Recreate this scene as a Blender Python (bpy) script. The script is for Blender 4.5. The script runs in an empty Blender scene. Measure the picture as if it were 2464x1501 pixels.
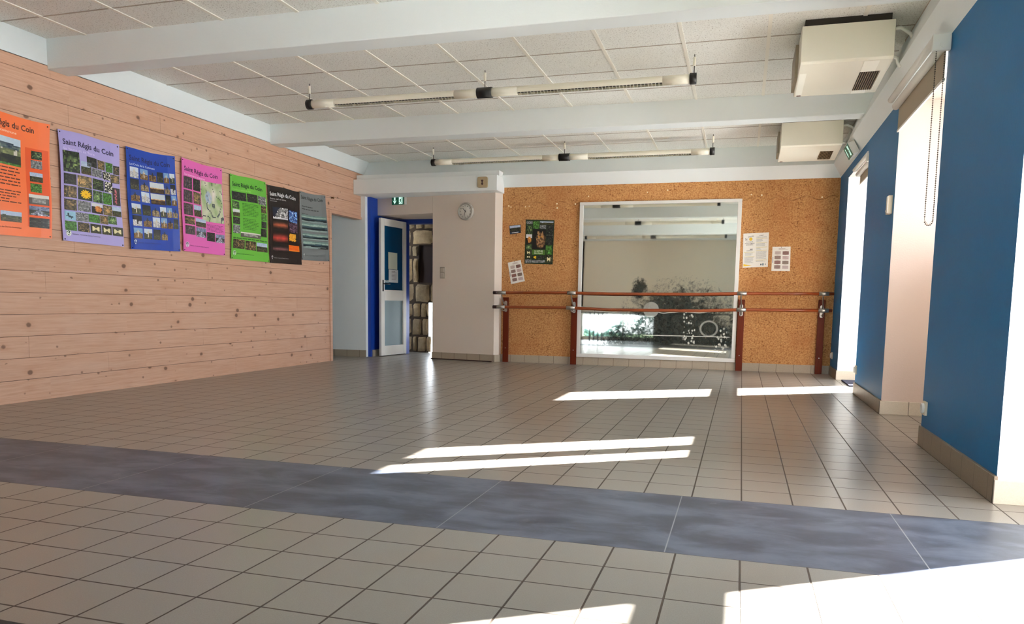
import bpy, bmesh, math, random
from mathutils import Vector, Matrix, noise
R = random.Random(7)
SC = bpy.context.scene
COL = SC.collection

# ------------------------------------------------------------------ camera
cam = bpy.data.objects.new('camera', bpy.data.cameras.new('camera')); COL.objects.link(cam)
cr, cu, cf = Vector((.9575, .2879, .0150)), Vector((-.0448, .0970, .9943)), Vector((-.2848, .9527, -.1058))
cr.normalize(); cf = (cf - cr * cf.dot(cr)).normalized(); cu = cr.cross(cf)
cam.matrix_world = Matrix(((cr.x, cu.x, -cf.x, 0), (cr.y, cu.y, -cf.y, 0), (cr.z, cu.z, -cf.z, .8018), (0, 0, 0, 1)))
cam.data.sensor_width = 36; cam.data.lens = 36 * 1830.4 / 2464
cam.data.shift_y = (921.8 - 750.5) / 2464
cam.data.clip_start = .02
SC.camera = cam
# ------------------------------------------------------------------ sky, sun, exposure
W = bpy.data.worlds.new('sky'); SC.world = W; W.use_nodes = True
wn = W.node_tree.nodes; wb = wn['Background']
wg = wn.new('ShaderNodeTexCoord'); ws = wn.new('ShaderNodeSeparateXYZ'); wr = wn.new('ShaderNodeValToRGB')
W.node_tree.links.new(wg.outputs['Generated'], ws.inputs[0]); W.node_tree.links.new(ws.outputs['Z'], wr.inputs[0])
W.node_tree.links.new(wr.outputs[0], wb.inputs[0])
wr.color_ramp.elements[0].color = (.89, .95, 1, 1); wr.color_ramp.elements[1].color = (.6, .78, 1, 1)
wb.inputs[1].default_value = 6.5
sun = bpy.data.objects.new('sun', bpy.data.lights.new('sun', 'SUN')); COL.objects.link(sun)
sun.data.energy = 85; sun.data.angle = math.radians(.5); sun.data.color = (1, .985, .96)
sd = Vector((1, .683, 1.211 * .521)).normalized()          # towards the sun
sun.rotation_euler = sd.to_track_quat('Z', 'Y').to_euler()
SC.view_settings.view_transform = 'Standard'; SC.view_settings.look = 'None'
SC.view_settings.gamma = 1; SC.view_settings.use_curve_mapping = False
SC.view_settings.exposure = 1.3
SC.cycles.max_bounces = 14; SC.cycles.diffuse_bounces = 8; SC.cycles.glossy_bounces = 5
SC.cycles.sample_clamp_indirect = 6
SC.cycles.caustics_reflective = False; SC.cycles.caustics_refractive = False
WALLX, OUTX = 1.65, 2.05
OPEN = [(2.15, 3.55), (4.95, 6.30), (7.72, 9.10)]      # window recesses along the right wall
def portal(loc, rot, sx, sy):
    l = bpy.data.lights.new('daylight_portal', 'AREA'); l.shape = 'RECTANGLE'; l.size = sx; l.size_y = sy
    l.cycles.is_portal = True
    o = bpy.data.objects.new('daylight_portal', l); COL.objects.link(o); o.location = loc; o.rotation_euler = rot
for a, b in OPEN: portal((OUTX + .02, (a + b) / 2, 1.15), (0, math.radians(90), 0), 2.3, b - a)
portal((.54, -1.08, 1.15), (math.radians(90), 0, math.radians(180)), .9, 2.2)  # portal for the tall rear window added for light

# ------------------------------------------------------------------ helpers
def lin(c):
    f = lambda v: v / 12.92 if v <= .04045 else ((v + .055) / 1.055) ** 2.4
    return tuple(f(v / 255) for v in c) + (1,)
MATS = {}
def mat(name, rgb, rough=.6, metal=0, spec=.5, bump=0, bscale=200, var=0, vscale=3, emit=None, es=1):
    if name in MATS: return MATS[name]
    m = bpy.data.materials.new(name); m.use_nodes = True; MATS[name] = m
    n = m.node_tree.nodes; L = m.node_tree.links; b = n['Principled BSDF']
    b.inputs['Base Color'].default_value = lin(rgb); b.inputs['Roughness'].default_value = rough
    b.inputs['Metallic'].default_value = metal; b.inputs['Specular IOR Level'].default_value = spec
    if emit: b.inputs['Emission Color'].default_value = lin(emit); b.inputs['Emission Strength'].default_value = es
    if bump or var:
        tc = n.new('ShaderNodeTexCoord')
    if bump:
        t = n.new('ShaderNodeTexNoise'); t.inputs['Scale'].default_value = bscale; t.inputs['Detail'].default_value = 4
        L.new(tc.outputs['Object'], t.inputs['Vector'])
        bp = n.new('ShaderNodeBump'); bp.inputs['Strength'].default_value = bump; bp.inputs['Distance'].default_value = .003
        L.new(t.outputs[0], bp.inputs['Height']); L.new(bp.outputs[0], b.inputs['Normal'])
    if var:
        t = n.new('ShaderNodeTexNoise'); t.inputs['Scale'].default_value = vscale; t.inputs['Detail'].default_value = 5
        L.new(tc.outputs['Object'], t.inputs['Vector'])
        mx = n.new('ShaderNodeMix'); mx.data_type = 'RGBA'
        mx.inputs[6].default_value = lin(tuple(v * (1 - var) for v in rgb)); mx.inputs[7].default_value = lin(tuple(min(255, v * (1 + var)) for v in rgb))
        L.new(t.outputs[0], mx.inputs[0]); L.new(mx.outputs[2], b.inputs['Base Color'])
    return m
class G:
    """tiny node graph helper"""
    def __init__(s, name):
        s.m = bpy.data.materials.new(name); s.m.use_nodes = True; MATS[name] = s.m
        s.n = s.m.node_tree.nodes; s.L = s.m.node_tree.links; s.b = s.n['Principled BSDF']
        s.tc = s.n.new('ShaderNodeTexCoord'); s.P = s.tc.outputs['Object']
        s.sep = s.n.new('ShaderNodeSeparateXYZ'); s.L.new(s.P, s.sep.inputs[0]); s.x, s.y, s.z = s.sep.outputs
    def put(s, sock, v):
        if hasattr(v, 'links') or isinstance(v, bpy.types.NodeSocket): s.L.new(v, sock)
        else: sock.default_value = v
    def m_(s, op, a, b=0, c=0, clamp=False):
        q = s.n.new('ShaderNodeMath'); q.operation = op; q.use_clamp = clamp
        for i, v in enumerate((a, b, c)): s.put(q.inputs[i], v)
        return q.outputs[0]
    def noise(s, vec, scale, detail=3, rough=.5, dist=0):
        q = s.n.new('ShaderNodeTexNoise'); s.L.new(vec, q.inputs['Vector']); q.inputs['Scale'].default_value = scale
        q.inputs['Detail'].default_value = detail; q.inputs['Roughness'].default_value = rough; q.inputs['Distortion'].default_value = dist
        return q.outputs[0]
    def vor(s, vec, scale, feature='F1', out='Distance'):
        q = s.n.new('ShaderNodeTexVoronoi'); q.feature = feature; s.L.new(vec, q.inputs['Vector']); q.inputs['Scale'].default_value = scale
        return q.outputs[out]
    def white(s, vec):
        q = s.n.new('ShaderNodeTexWhiteNoise'); q.noise_dimensions = '3D'; s.L.new(vec, q.inputs['Vector']); return q.outputs[0]
    def comb(s, x, y, z):
        q = s.n.new('ShaderNodeCombineXYZ')
        for i, v in enumerate((x, y, z)): s.put(q.inputs[i], v)
        return q.outputs[0]
    def ss(s, v, a, b):
        q = s.n.new('ShaderNodeMapRange'); q.interpolation_type = 'SMOOTHSTEP'; s.put(q.inputs[0], v)
        q.inputs[1].default_value = a; q.inputs[2].default_value = b; return q.outputs[0]
    def mix(s, f, a, b, bt='MIX'):
        q = s.n.new('ShaderNodeMix'); q.data_type = 'RGBA'; q.blend_type = bt; s.put(q.inputs[0], f)
        for i, v in ((6, a), (7, b)):
            if isinstance(v, tuple): q.inputs[i].default_value = lin(v)
            else: s.L.new(v, q.inputs[i])
        return q.outputs[2]
    def base(s, v): s.put(s.b.inputs['Base Color'], lin(v) if isinstance(v, tuple) else v)
    def bump(s, h, st=.3, d=.002):
        q = s.n.new('ShaderNodeBump'); q.inputs['Strength'].default_value = st; q.inputs['Distance'].default_value = d
        s.L.new(h, q.inputs['Height']); s.L.new(q.outputs[0], s.b.inputs['Normal'])

class MB:
    def __init__(s): s.v, s.f, s.mi, s.c, s.sm = [], [], [], [], []
    def quad(s, pts, mi=0, col=None, sm=False):
        i = len(s.v); s.v += [tuple(p) for p in pts]; s.f.append(tuple(range(i, i + len(pts)))); s.mi.append(mi); s.c.append(col); s.sm.append(sm); return s
    def box(s, x0, x1, y0, y1, z0, z1, mi=0, M=None):
        P = [Vector((x, y, z)) for z in (z0, z1) for y in (y0, y1) for x in (x0, x1)]
        if M: P = [M @ p for p in P]
        i = len(s.v); s.v += [tuple(p) for p in P]
        for f in ((0, 2, 3, 1), (4, 5, 7, 6), (0, 1, 5, 4), (2, 6, 7, 3), (0, 4, 6, 2), (1, 3, 7, 5)):
            s.f.append(tuple(i + k for k in f)); s.mi.append(mi); s.c.append(None); s.sm.append(False)
        return s
    def cbox(s, cx, cy, cz, sx, sy, sz, mi=0, M=None): return s.box(cx - sx / 2, cx + sx / 2, cy - sy / 2, cy + sy / 2, cz - sz / 2, cz + sz / 2, mi, M)
    def tube(s, pts, r, n=12, mi=0, caps=True, closed=False):
        pts = [Vector(p) for p in pts]; rs = r if isinstance(r, (list, tuple)) else [r] * len(pts)
        base = len(s.v); N = len(pts); prev = None
        for k, p in enumerate(pts):
            if closed: t = pts[(k + 1) % N] - pts[k - 1]
            else: t = pts[min(k + 1, N - 1)] - pts[max(k - 1, 0)]
            t.normalize()
            if prev is None:
                a = Vector((0, 0, 1)) if abs(t.z) < .9 else Vector((1, 0, 0)); u = t.cross(a).normalized()
            else: u = (prev - t * prev.dot(t)).normalized()
            prev = u; w = t.cross(u)
            for j in range(n):
                an = 2 * math.pi * j / n; s.v.append(tuple(p + (u * math.cos(an) + w * math.sin(an)) * rs[k]))
        for k in range(N if closed else N - 1):
            k2 = (k + 1) % N
            for j in range(n):
                j2 = (j + 1) % n
                s.f.append((base + k * n + j, base + k * n + j2, base + k2 * n + j2, base + k2 * n + j)); s.mi.append(mi); s.c.append(None); s.sm.append(True)
        if caps and not closed:
            s.f.append(tuple(base + j for j in range(n))[::-1]); s.f.append(tuple(base + (N - 1) * n + j for j in range(n)))
            s.mi += [mi, mi]; s.c += [None, None]; s.sm += [False, False]
        return s
    def lathe(s, prof, M, n=32, mi=0):
        base = len(s.v); N = len(prof)
        for r, z in prof:
            for j in range(n):
                a = 2 * math.pi * j / n; s.v.append(tuple(M @ Vector((r * math.cos(a), r * math.sin(a), z))))
        for k in range(N - 1):
            for j in range(n):
                j2 = (j + 1) % n; s.f.append((base + k * n + j, base + k * n + j2, base + (k + 1) * n + j2, base + (k + 1) * n + j)); s.mi.append(mi); s.c.append(None); s.sm.append(True)
        s.f.append(tuple(base + (N - 1) * n + j for j in range(n))); s.mi.append(mi); s.c.append(None); s.sm.append(False)
        return s
    def build(s, name, mats, parent=None, bevel=0, loc=None):
        me = bpy.data.meshes.new(name)
        off = Vector(loc) if loc else Vector((0, 0, 0))
        me.from_pydata([tuple(Vector(v) - off) for v in s.v], [], s.f)
        for m in (mats if isinstance(mats, (list, tuple)) else [mats]): me.materials.append(m)
        for p, mi, sm in zip(me.polygons, s.mi, s.sm): p.material_index = mi; p.use_smooth = sm
        if any(c is not None for c in s.c):
            at = me.color_attributes.new('paint', 'FLOAT_COLOR', 'CORNER')
            for p, c in zip(me.polygons, s.c):
                cc = lin(c) if c is not None else (1, 1, 1, 1)
                for li in p.loop_indices: at.data[li].color = cc
        me.update()
        o = bpy.data.objects.new(name, me); COL.objects.link(o); o.location = off
        if parent: o.parent = parent
        if parent and parent.type == 'EMPTY' and not loc: pass
        if bevel:
            b = o.modifiers.new('bevel', 'BEVEL'); b.width = bevel; b.segments = 2; b.limit_method = 'ANGLE'; b.angle_limit = math.radians(40)
        return o
def tag(o, label=None, cat=None, group=None, kind=None):
    if label: o['label'] = label
    if cat: o['category'] = cat
    if group: o['group'] = group
    if kind: o['kind'] = kind
    return o
def thing(name, label, cat, loc, group=None):
    o = bpy.data.objects.new(name, None); COL.objects.link(o); o.location = loc; o.empty_display_size = .05
    return tag(o, label, cat, group)
def part(mb, name, m, par, bevel=0):
    """mb is given in world coordinates; the part keeps them under its parent"""
    o = mb.build(name, m, None, bevel); bpy.context.view_layer
    o.parent = par; w = Vector((0, 0, 0)); q = par
    while q: w += Vector(q.location); q = q.parent
    o.location = -w; return o
# part() leaves geometry in world space: the object's own offset undoes its parent's location
def struct(mb, name, m, label=None, par=None, bevel=0):
    o = mb.build(name, m, None, bevel)
    if par: o.parent = par
    else: tag(o, label, None, None, 'structure')
    return o
def tree(o):
    return [o] + [c for ch in o.children for c in tree(ch)]
def copy_tree(o, d, par=None):
    c = o.copy(); COL.objects.link(c)
    if par: c.parent = par
    else: c.location = Vector(o.location) + Vector(d)
    for ch in o.children: copy_tree(ch, d, c)
    return c

# ------------------------------------------------------------------ materials
white = mat('white_plaster', (236, 243, 245), .85, bump=.25, bscale=90)
cream = mat('cream_plaster', (222, 211, 200), .85, bump=.25, bscale=90)
blue = mat('blue_paint', (0, 104, 160), .48, spec=.22, bump=.12, bscale=60, var=.06, vscale=1.5)
deep = mat('deep_blue_paint', (14, 60, 160), .5, bump=.1, bscale=60)
wpaint = mat('white_paint', (226, 226, 222), .45)
black = mat('black_plastic', (16, 16, 17), .45)
metal = mat('brushed_steel', (175, 172, 165), .35, .9)
steel = mat('dark_screw', (60, 56, 52), .4, .8)
ivory = mat('ivory_plastic', (220, 210, 188), .5)
grout = (72, 60, 50)

g = G('floor_tiles')                                         # 20 cm beige tiles, brown joints
X0, YU, YL = .0339, 3.217, 2.450
def lines(c, o, w=.0030, pitch=.2):
    fr = g.m_('FRACT', g.m_('ADD', g.m_('DIVIDE', g.m_('SUBTRACT', c, o), pitch), .5))
    return g.ss(g.m_('ABSOLUTE', g.m_('MULTIPLY', g.m_('SUBTRACT', fr, .5), pitch)), w * .75, w * 1.25)
upper = g.m_('GREATER_THAN', g.y, 2.8)
yo = g.m_('ADD', YL, g.m_('MULTIPLY', upper, YU - YL)); xo = g.m_('ADD', X0 - .0046, g.m_('MULTIPLY', upper, .0046))
tile = g.m_('MULTIPLY', lines(g.x, xo), lines(g.y, yo))
cell = g.comb(g.m_('FLOOR', g.m_('DIVIDE', g.m_('SUBTRACT', g.x, xo), .2)), g.m_('FLOOR', g.m_('DIVIDE', g.m_('SUBTRACT', g.y, yo), .2)), 0)
tv = g.white(cell)
tc_ = g.mix(g.noise(g.P, 260, 2), (126, 121, 112), (158, 153, 144))
tc_ = g.mix(g.m_('MULTIPLY', tv, .35), tc_, (140, 130, 118))
tc_ = g.mix(g.m_('MULTIPLY', g.ss(g.noise(g.P, 1.7, 4), .5, .75), .3), tc_, (140, 122, 104))
g.base(g.mix(tile, grout, tc_)); g.b.inputs['Roughness'].default_value = .3
g.put(g.b.inputs['Roughness'], g.m_('ADD', g.m_('MULTIPLY', tile, -.33), .62))
g.bump(tile, .6, .0015); floor_m = g.m
g = G('slate_tiles')
n1 = g.noise(g.comb(g.m_('MULTIPLY', g.x, 1.2), g.m_('MULTIPLY', g.y, 2.4), 0), 2.6, 9, .62, .4)
b_ = g.mix(g.ss(n1, .35, .68), (62, 67, 80), (98, 106, 122))
b_ = g.mix(g.m_('MULTIPLY', g.ss(g.noise(g.P, 5, 8, .7), .6, .8), .25), b_, (178, 180, 184))
fr = g.m_('FRACT', g.m_('ADD', g.m_('DIVIDE', g.m_('SUBTRACT', g.x, -.206), .799), .5))
jl = g.ss(g.m_('ABSOLUTE', g.m_('MULTIPLY', g.m_('SUBTRACT', fr, .5), .799)), .0015, .0025)
g.base(g.mix(jl, (140, 142, 146), b_)); g.b.inputs['Roughness'].default_value = .42
g.bump(g.noise(g.P, 120, 4), .1, .002); slate_m = g.m
g = G('skirting_tile')
sk = lines(g.x, X0, .0022)
g.base(g.mix(sk, (96, 84, 72), g.mix(g.noise(g.P, 200, 3), (150, 138, 120), (184, 172, 154)))); g.b.inputs['Roughness'].default_value = .45
skirt_m = g.m
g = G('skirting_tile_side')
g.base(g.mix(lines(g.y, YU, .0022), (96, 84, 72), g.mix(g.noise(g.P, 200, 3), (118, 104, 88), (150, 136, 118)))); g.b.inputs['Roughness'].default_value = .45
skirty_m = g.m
g = G('skirting_tile_pale')
g.base(g.mix(lines(g.x, X0, .0022), (96, 88, 80), g.mix(g.noise(g.P, 200, 3), (186, 178, 162), (208, 200, 184)))); g.b.inputs['Roughness'].default_value = .45
skirtp_m = g.m
g = G('cork')
bas = g.mix(g.ss(g.noise(g.P, 60, 5, .7), .35, .65), (170, 114, 64), (208, 158, 102))
wob = g.noise(g.P, 30, 3); vv = g.comb(g.m_('ADD', g.x, g.m_('MULTIPLY', wob, .05)), g.y, g.m_('ADD', g.z, g.m_('MULTIPLY', wob, .05)))
f1 = g.m_('SUBTRACT', 1, g.ss(g.vor(g.comb(g.m_('MULTIPLY', vv, 1) if False else g.m_('ADD', g.x, g.m_('MULTIPLY', wob, .06)), 0, g.m_('MULTIPLY', g.z, 1.9)), 25), .15, .28))
f2 = g.m_('SUBTRACT', 1, g.ss(g.vor(g.comb(g.m_('MULTIPLY', g.x, 1.9), 3, g.m_('ADD', g.z, g.m_('MULTIPLY', wob, .06))), 23), .13, .25))
fl_ = g.m_('MULTIPLY', g.m_('MAXIMUM', f1, f2), g.ss(g.noise(g.P, 9, 2), .42, .6))
c_ = g.mix(g.m_('MULTIPLY', fl_, .8), bas, (112, 58, 20))
lt = g.m_('MULTIPLY', g.ss(g.noise(g.P, 3, 3), .45, .7), .35)
c_ = g.mix(lt, c_, (176, 108, 60), 'MIX')
wl = g.m_('ADD', 2.085, g.m_('ADD', g.m_('MULTIPLY', g.m_('SINE', g.m_('MULTIPLY', g.x, 21)), .022), g.m_('MULTIPLY', g.m_('SUBTRACT', g.noise(g.comb(g.x, 0, 0), 5, 2), .5), .06)))
wd = g.m_('SUBTRACT', 1, g.ss(g.m_('ABSOLUTE', g.m_('SUBTRACT', g.z, wl)), .002, .008))
c_ = g.mix(g.m_('MULTIPLY', g.m_('MULTIPLY', wd, g.ss(g.noise(g.comb(g.x, 4, 0), 3, 2), .45, .55)), .6), c_, (104, 60, 30))
g.base(c_); g.b.inputs['Roughness'].default_value = .85; g.bump(fl_, .4, .002); cork_m = g.m
g = G('pine_planks')
row = g.m_('FLOOR', g.m_('DIVIDE', g.m_('SUBTRACT', g.z, .006), .163))
rj = g.white(g.comb(row, 0, 5)); rj2 = g.m_('ADD', g.y, g.m_('MULTIPLY', rj, 7.7))
seg = g.m_('FLOOR', g.m_('DIVIDE', rj2, 2.3)); pv = g.white(g.comb(row, seg, 1))
yy = g.m_('ADD', g.y, g.m_('MULTIPLY', pv, 40))
grain = g.noise(g.comb(0, g.m_('MULTIPLY', yy, 1.3), g.m_('MULTIPLY', g.z, 34)), 2.2, 5, .6, .5)
base_ = g.mix(g.ss(grain, .25, .85), (212, 172, 148), (190, 146, 118))
base_ = g.mix(g.m_('MULTIPLY', pv, .45), base_, (196, 152, 126))
base_ = g.mix(g.m_('MULTIPLY', g.ss(g.noise(g.comb(0, g.m_('MULTIPLY', yy, .8), g.m_('MULTIPLY', g.z, 5)), 1.5, 3), .5, .75), .4), base_, (210, 178, 160))
vn = g.n.new('ShaderNodeTexVoronoi'); vn.feature = 'F1'; g.L.new(g.comb(0, g.m_('MULTIPLY', yy, .8), g.z), vn.inputs['Vector']); vn.inputs['Scale'].default_value = 5.2
kd = g.m_('SUBTRACT', 1, g.ss(g.m_('ADD', vn.outputs['Distance'], g.m_('MULTIPLY', g.noise(g.P, 40, 3), .05)), .09, .15))
kk = g.m_('MULTIPLY', kd, g.m_('GREATER_THAN', g.noise(g.comb(pv, g.m_('MULTIPLY', yy, 2), g.m_('MULTIPLY', g.z, 5)), 1.3, 1), .33))
vs_ = g.n.new('ShaderNodeTexVoronoi'); g.L.new(g.comb(3, g.m_('MULTIPLY', yy, .9), g.z), vs_.inputs['Vector']); vs_.inputs['Scale'].default_value = 9.5
k2 = g.m_('SUBTRACT', 1, g.ss(g.m_('ADD', vs_.outputs['Distance'], g.m_('MULTIPLY', g.noise(g.P, 60, 3), .06)), .10, .17))
kk = g.m_('MAXIMUM', kk, g.m_('MULTIPLY', g.m_('MULTIPLY', k2, .8), g.m_('GREATER_THAN', g.noise(g.comb(pv, g.m_('MULTIPLY', yy, 3), g.m_('MULTIPLY', g.z, 7)), 1.7, 1), .47)))
fib = g.noise(g.comb(0, g.m_('MULTIPLY', yy, 2.5), g.m_('MULTIPLY', g.z, 150)), 2.0, 3, .6)
base_ = g.mix(g.m_('MULTIPLY', g.ss(fib, .52, .75), .35), base_, (166, 118, 92))
kh = g.m_('SUBTRACT', 1, g.ss(vn.outputs['Distance'], .05, .34))
base_ = g.mix(g.m_('MULTIPLY', kh, .18), base_, (176, 118, 84))
base_ = g.mix(g.m_('MULTIPLY', kk, .85), base_, (104, 72, 54))
g.base(base_); g.b.inputs['Roughness'].default_value = .55; pine_m = g.m
g = G('ceiling_tile')
sp = g.ss(g.vor(g.P, 130), .12, .3)
g.base(g.mix(g.m_('MULTIPLY', g.m_('SUBTRACT', 1, g.m_('MULTIPLY', sp, g.ss(g.noise(g.P, 90, 3), .3, .42))), .7), (236, 238, 234), (150, 145, 136)))
g.b.inputs['Roughness'].default_value = .95; g.bump(g.noise(g.P, 160, 4), .3, .003); ceil_m = g.m
grid_m = mat('ceiling_grid_white', (236, 234, 224), .6)
g = G('dark_red_wood')
gr = g.noise(g.comb(g.m_('MULTIPLY', g.x, 40), g.m_('MULTIPLY', g.y, 40), g.m_('MULTIPLY', g.z, 3)), 2, 5, .6)
g.base(g.mix(gr, (74, 18, 4), (118, 44, 12))); g.b.inputs['Roughness'].default_value = .5; g.b.inputs['Specular IOR Level'].default_value = .2; redwood = g.m
g = G('rail_wood')
gr = g.noise(g.comb(g.m_('MULTIPLY', g.x, 3), g.m_('MULTIPLY', g.y, 50), g.m_('MULTIPLY', g.z, 50)), 2, 5, .6)
g.base(g.mix(gr, (108, 44, 16), (158, 78, 36))); g.b.inputs['Roughness'].default_value = .3; railwood = g.m
g = G('printed_photo')
at = g.n.new('ShaderNodeAttribute'); at.attribute_name = 'paint'
nn = g.noise(g.P, 34, 5, .6)
g.base(g.mix(.45, at.outputs['Color'], g.mix(nn, (0, 0, 0), (255, 255, 255)), 'SOFT_LIGHT')); g.b.inputs['Roughness'].default_value = .35; photo_m = g.m
g = G('stone_blocks')
c1 = g.mix(g.noise(g.P, 9, 6, .65), (150, 122, 90), (246, 228, 196)); at = g.n.new('ShaderNodeAttribute'); at.attribute_name = 'paint'
g.base(g.mix(.8, c1, at.outputs['Color'], 'MULTIPLY')); g.b.inputs['Roughness'].default_value = .95
g.bump(g.noise(g.P, 26, 8, .7), 1, .03); stone_m = g.m
mortar = mat('mortar', (58, 44, 30), .95, bump=.8, bscale=30, var=.3, vscale=8)

# ------------------------------------------------------------------ room shell
XL, YB = -5.14, 9.83
YR = -.9                                                     # wall behind the camera
fm = MB()
fm.quad([(-6.6, YR, 0), (WALLX + .1, YR, 0), (WALLX + .1, YL, 0), (-6.6, YL, 0)], 0)
fm.quad([(-6.6, YL, 0), (WALLX + .1, YL, 0), (WALLX + .1, YU, 0), (-6.6, YU, 0)], 1)
fm.quad([(-6.6, YU, 0), (WALLX + .1, YU, 0), (WALLX + .1, 12.6, 0), (-6.6, 12.6, 0)], 0)
struct(fm, 'floor', [floor_m, slate_m], 'beige square tiled floor crossed by a wide slate grey band')
# unseen pale ground outside, added to bounce sun up to the ceiling
ob = MB(); ob.box(OUTX - .3, 16, -12, 30, -.3, -.05)
struct(ob, 'ground', mat('bounce_ground', (205, 203, 198), .9, var=.08), 'unseen pale ground added outside the windows to bounce sunlight')

# ceiling panels between the beams
def tbar_y(mb, x, y0, y1, z=2.728): mb.box(x - .011, x + .011, y0, y1, z - .004, z + .004)
cm = MB()
cm.box(-5.2, 1.3, YR - .2, 10.2, 2.735, 2.78)
ceiling = struct(cm, 'ceiling', ceil_m, 'speckled white suspended tile ceiling')
gm = MB(); xs = [.1 - .6 * k for k in range(-1, 9)]
for x in xs: gm.box(x - .013, x + .013, 4.92, 9.97, 2.729, 2.7355); gm.box(x - .083, x - .057, YR, 4.73, 2.729, 2.7355)
gmx = MB()
for y in [-.5, .1, .7, 1.3, 2.0, 2.56, 3.12, 3.76, 4.36, 5.45, 6.0, 6.56, 7.14, 8.32, 8.88, 9.44]: gmx.box(-5.14, 1.05, y - .006, y + .006, 2.7325, 2.7352)
o = gm.build('ceiling_grid_bars', grid_m); o.parent = ceiling
o = gmx.build('ceiling_grid_joints', mat('joint_grey', (168, 160, 148), .7)); o.parent = ceiling
# beams
def beam(n, y0, y1, z0, label):
    struct(MB().box(XL - .02, 1.05, y0, y1, z0, 2.74), 'trim_%d' % n, white, label, bevel=.006)
beam(1, 4.73, 4.92, 2.51, 'white ceiling beam nearest the camera')
beam(2, 7.60, 7.80, 2.52, 'white ceiling beam in front of the far heater')
beam(3, 1.86, 2.05, 2.51, 'white ceiling beam overhead'); beam(4, YR + .15, YR + .3, 2.64, 'white beam over the rear wall')
# cove running along the right and back walls
cv = MB()
def cove(a, b):
    for p, q in zip(a, a[1:]):
        pass
A = [(1.06, 2.295), (.95, 2.455), (1.055, 2.74)]; B = [(YB + .01, 2.295), (9.74, 2.455), (9.97, 2.74)]
for (xa, za), (xb, zb) in zip(A, A[1:]):
    cv.quad([(xa, YR, za), (xa, 9.99, za), (xb, 9.99, zb), (xb, YR, zb)])
cv.quad([(1.06, YR, 2.295), (1.06, 9.99, 2.295), (1.2, 9.99, 2.295), (1.2, YR, 2.295)])
struct(cv, 'trim_5', white, 'white cove along the blue window wall')
cv = MB()
for (ya, za), (yb, zb) in zip(B, B[1:]):
    cv.quad([(-3.3, ya, za), (-3.3, yb, zb), (1.06, yb, zb), (1.06, ya, za)])
    cv.quad([(XL, ya, za), (XL, yb, zb), (-3.3, yb, zb), (-3.3, ya, za)])
struct(cv, 'trim_6', white, 'white cove above the cork wall')
struct(MB().box(XL, -3.085, 9.51, YB + .3, 2.232, 2.43).box(XL, -3.085, 9.6, YB + .3, 2.43, 2.5), 'trim_7', white, 'white boxed header over the doorway', bevel=.004)
# left wall
lw = MB(); lw.box(XL - .12, XL, YR, 8.905, 2.535, 2.75); lw.box(XL - .12, XL, 8.905, 9.98, 2.535, 2.75)
struct(lw, 'trim_8', white, 'white plaster frieze above the pine boarding')
pw = MB(); pw.box(XL - .1, XL - .012, YR, 8.86, 0, 2.54, 1); pw.box(XL - .1, XL - .012, 8.86, 9.85, 1.93, 2.54, 1)
JN = {0: [6.9], 1: [5.2, 8.3], 2: [4.45, 6.4], 3: [7.2], 4: [5.9, 8.1], 5: [4.62, 8.2], 6: [6.5], 7: [4.9, 7.4], 8: [5.6], 9: [6.2, 8.3], 10: [4.6, 7.0], 11: [7.8], 12: [6.3], 13: [4.9, 7.3], 14: [5.9], 15: [4.75, 5.62, 7.9]}
for k in range(16):
    z0 = .006 + .163 * k if k else .0; z1 = min(.006 + .163 * (k + 1) - .0034, 2.54)
    ends = [YR, 2.1 + .37 * (k % 4)] + JN[k] + [9.85 if z1 > 1.95 else 8.86]
    for a, b in zip(ends, ends[1:]):
        if z0 < 1.93 < z1:
            pw.box(XL - .012, XL, a, min(b, 8.86), z0, z1)
        else: pw.box(XL - .012, XL, a, b - .0018, z0, z1)
pw.box(XL - .012, XL, 8.86, 9.85, 1.93, 1.96)
struct(pw, 'wall_left', [pine_m, mat('shadow_gap', (70, 44, 30), .9)], 'knotty pine boarded wall on the left')
df = MB(); df.box(XL - .1, XL + .012, 8.85, 8.905, 0, 1.945); df.box(XL - .1, XL + .012, 8.905, 9.86, 1.915, 1.945)
struct(df, 'trim_9', pine_m, 'pale pine frame of the side opening', bevel=.002)
# side opening: plaster wall beyond the pine wall
sw = MB(); sw.box(-6.6, -5.075, 9.72, 9.92, 0, 2.4); sw.box(-6.6, -6.5, YR, 9.9, 0, 2.4); sw.box(-6.5, XL - .12, 8.0, 8.06, 0, 2.4); sw.box(-6.6, XL - .1, 8.0, 9.9, 2.1, 2.4)
struct(sw, 'wall_passage', white, 'white plaster wall seen through the side opening')
struct(MB().box(-6.5, -5.07, 9.705, 9.722, 0, .095), 'baseboard_passage', skirt_m, 'tiled skirting in the side opening')

# back wall with pier
cw = MB(); cw.box(-3.2, 1.3, YB, YB + .15, .085, 2.31)
struct(cw, 'wall_back', cork_m, 'cork covered back wall')
struct(MB().box(-3.12, 1.045, YB - .012, YB + .1, 0, .098), 'baseboard_back', skirt_m, 'beige tiled skirting under the cork wall')
PL, PR = Vector((-4.12, 9.86, 0)), Vector((-3.165, 9.70, 0))
def prism(mb, pts, z0, z1, mi=0):
    n = len(pts); i = len(mb.v)
    mb.v += [(p[0], p[1], z0) for p in pts] + [(p[0], p[1], z1) for p in pts]
    mb.f.append(tuple(i + k for k in range(n))[::-1]); mb.f.append(tuple(i + n + k for k in range(n)))
    for k in range(n): k2 = (k + 1) % n; mb.f.append((i + k, i + k2, i + n + k2, i + n + k))
    mb.mi += [mi] * (n + 2); mb.c += [None] * (n + 2); mb.sm += [False] * (n + 2); return mb
pier = MB(); prism(pier, [PL, PR, (-3.10, 9.84), (-3.10, 10.4), (-4.12, 10.55)], 0, 2.45)
dx = (PR - PL).normalized(); LL = PL - dx * .93
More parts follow.
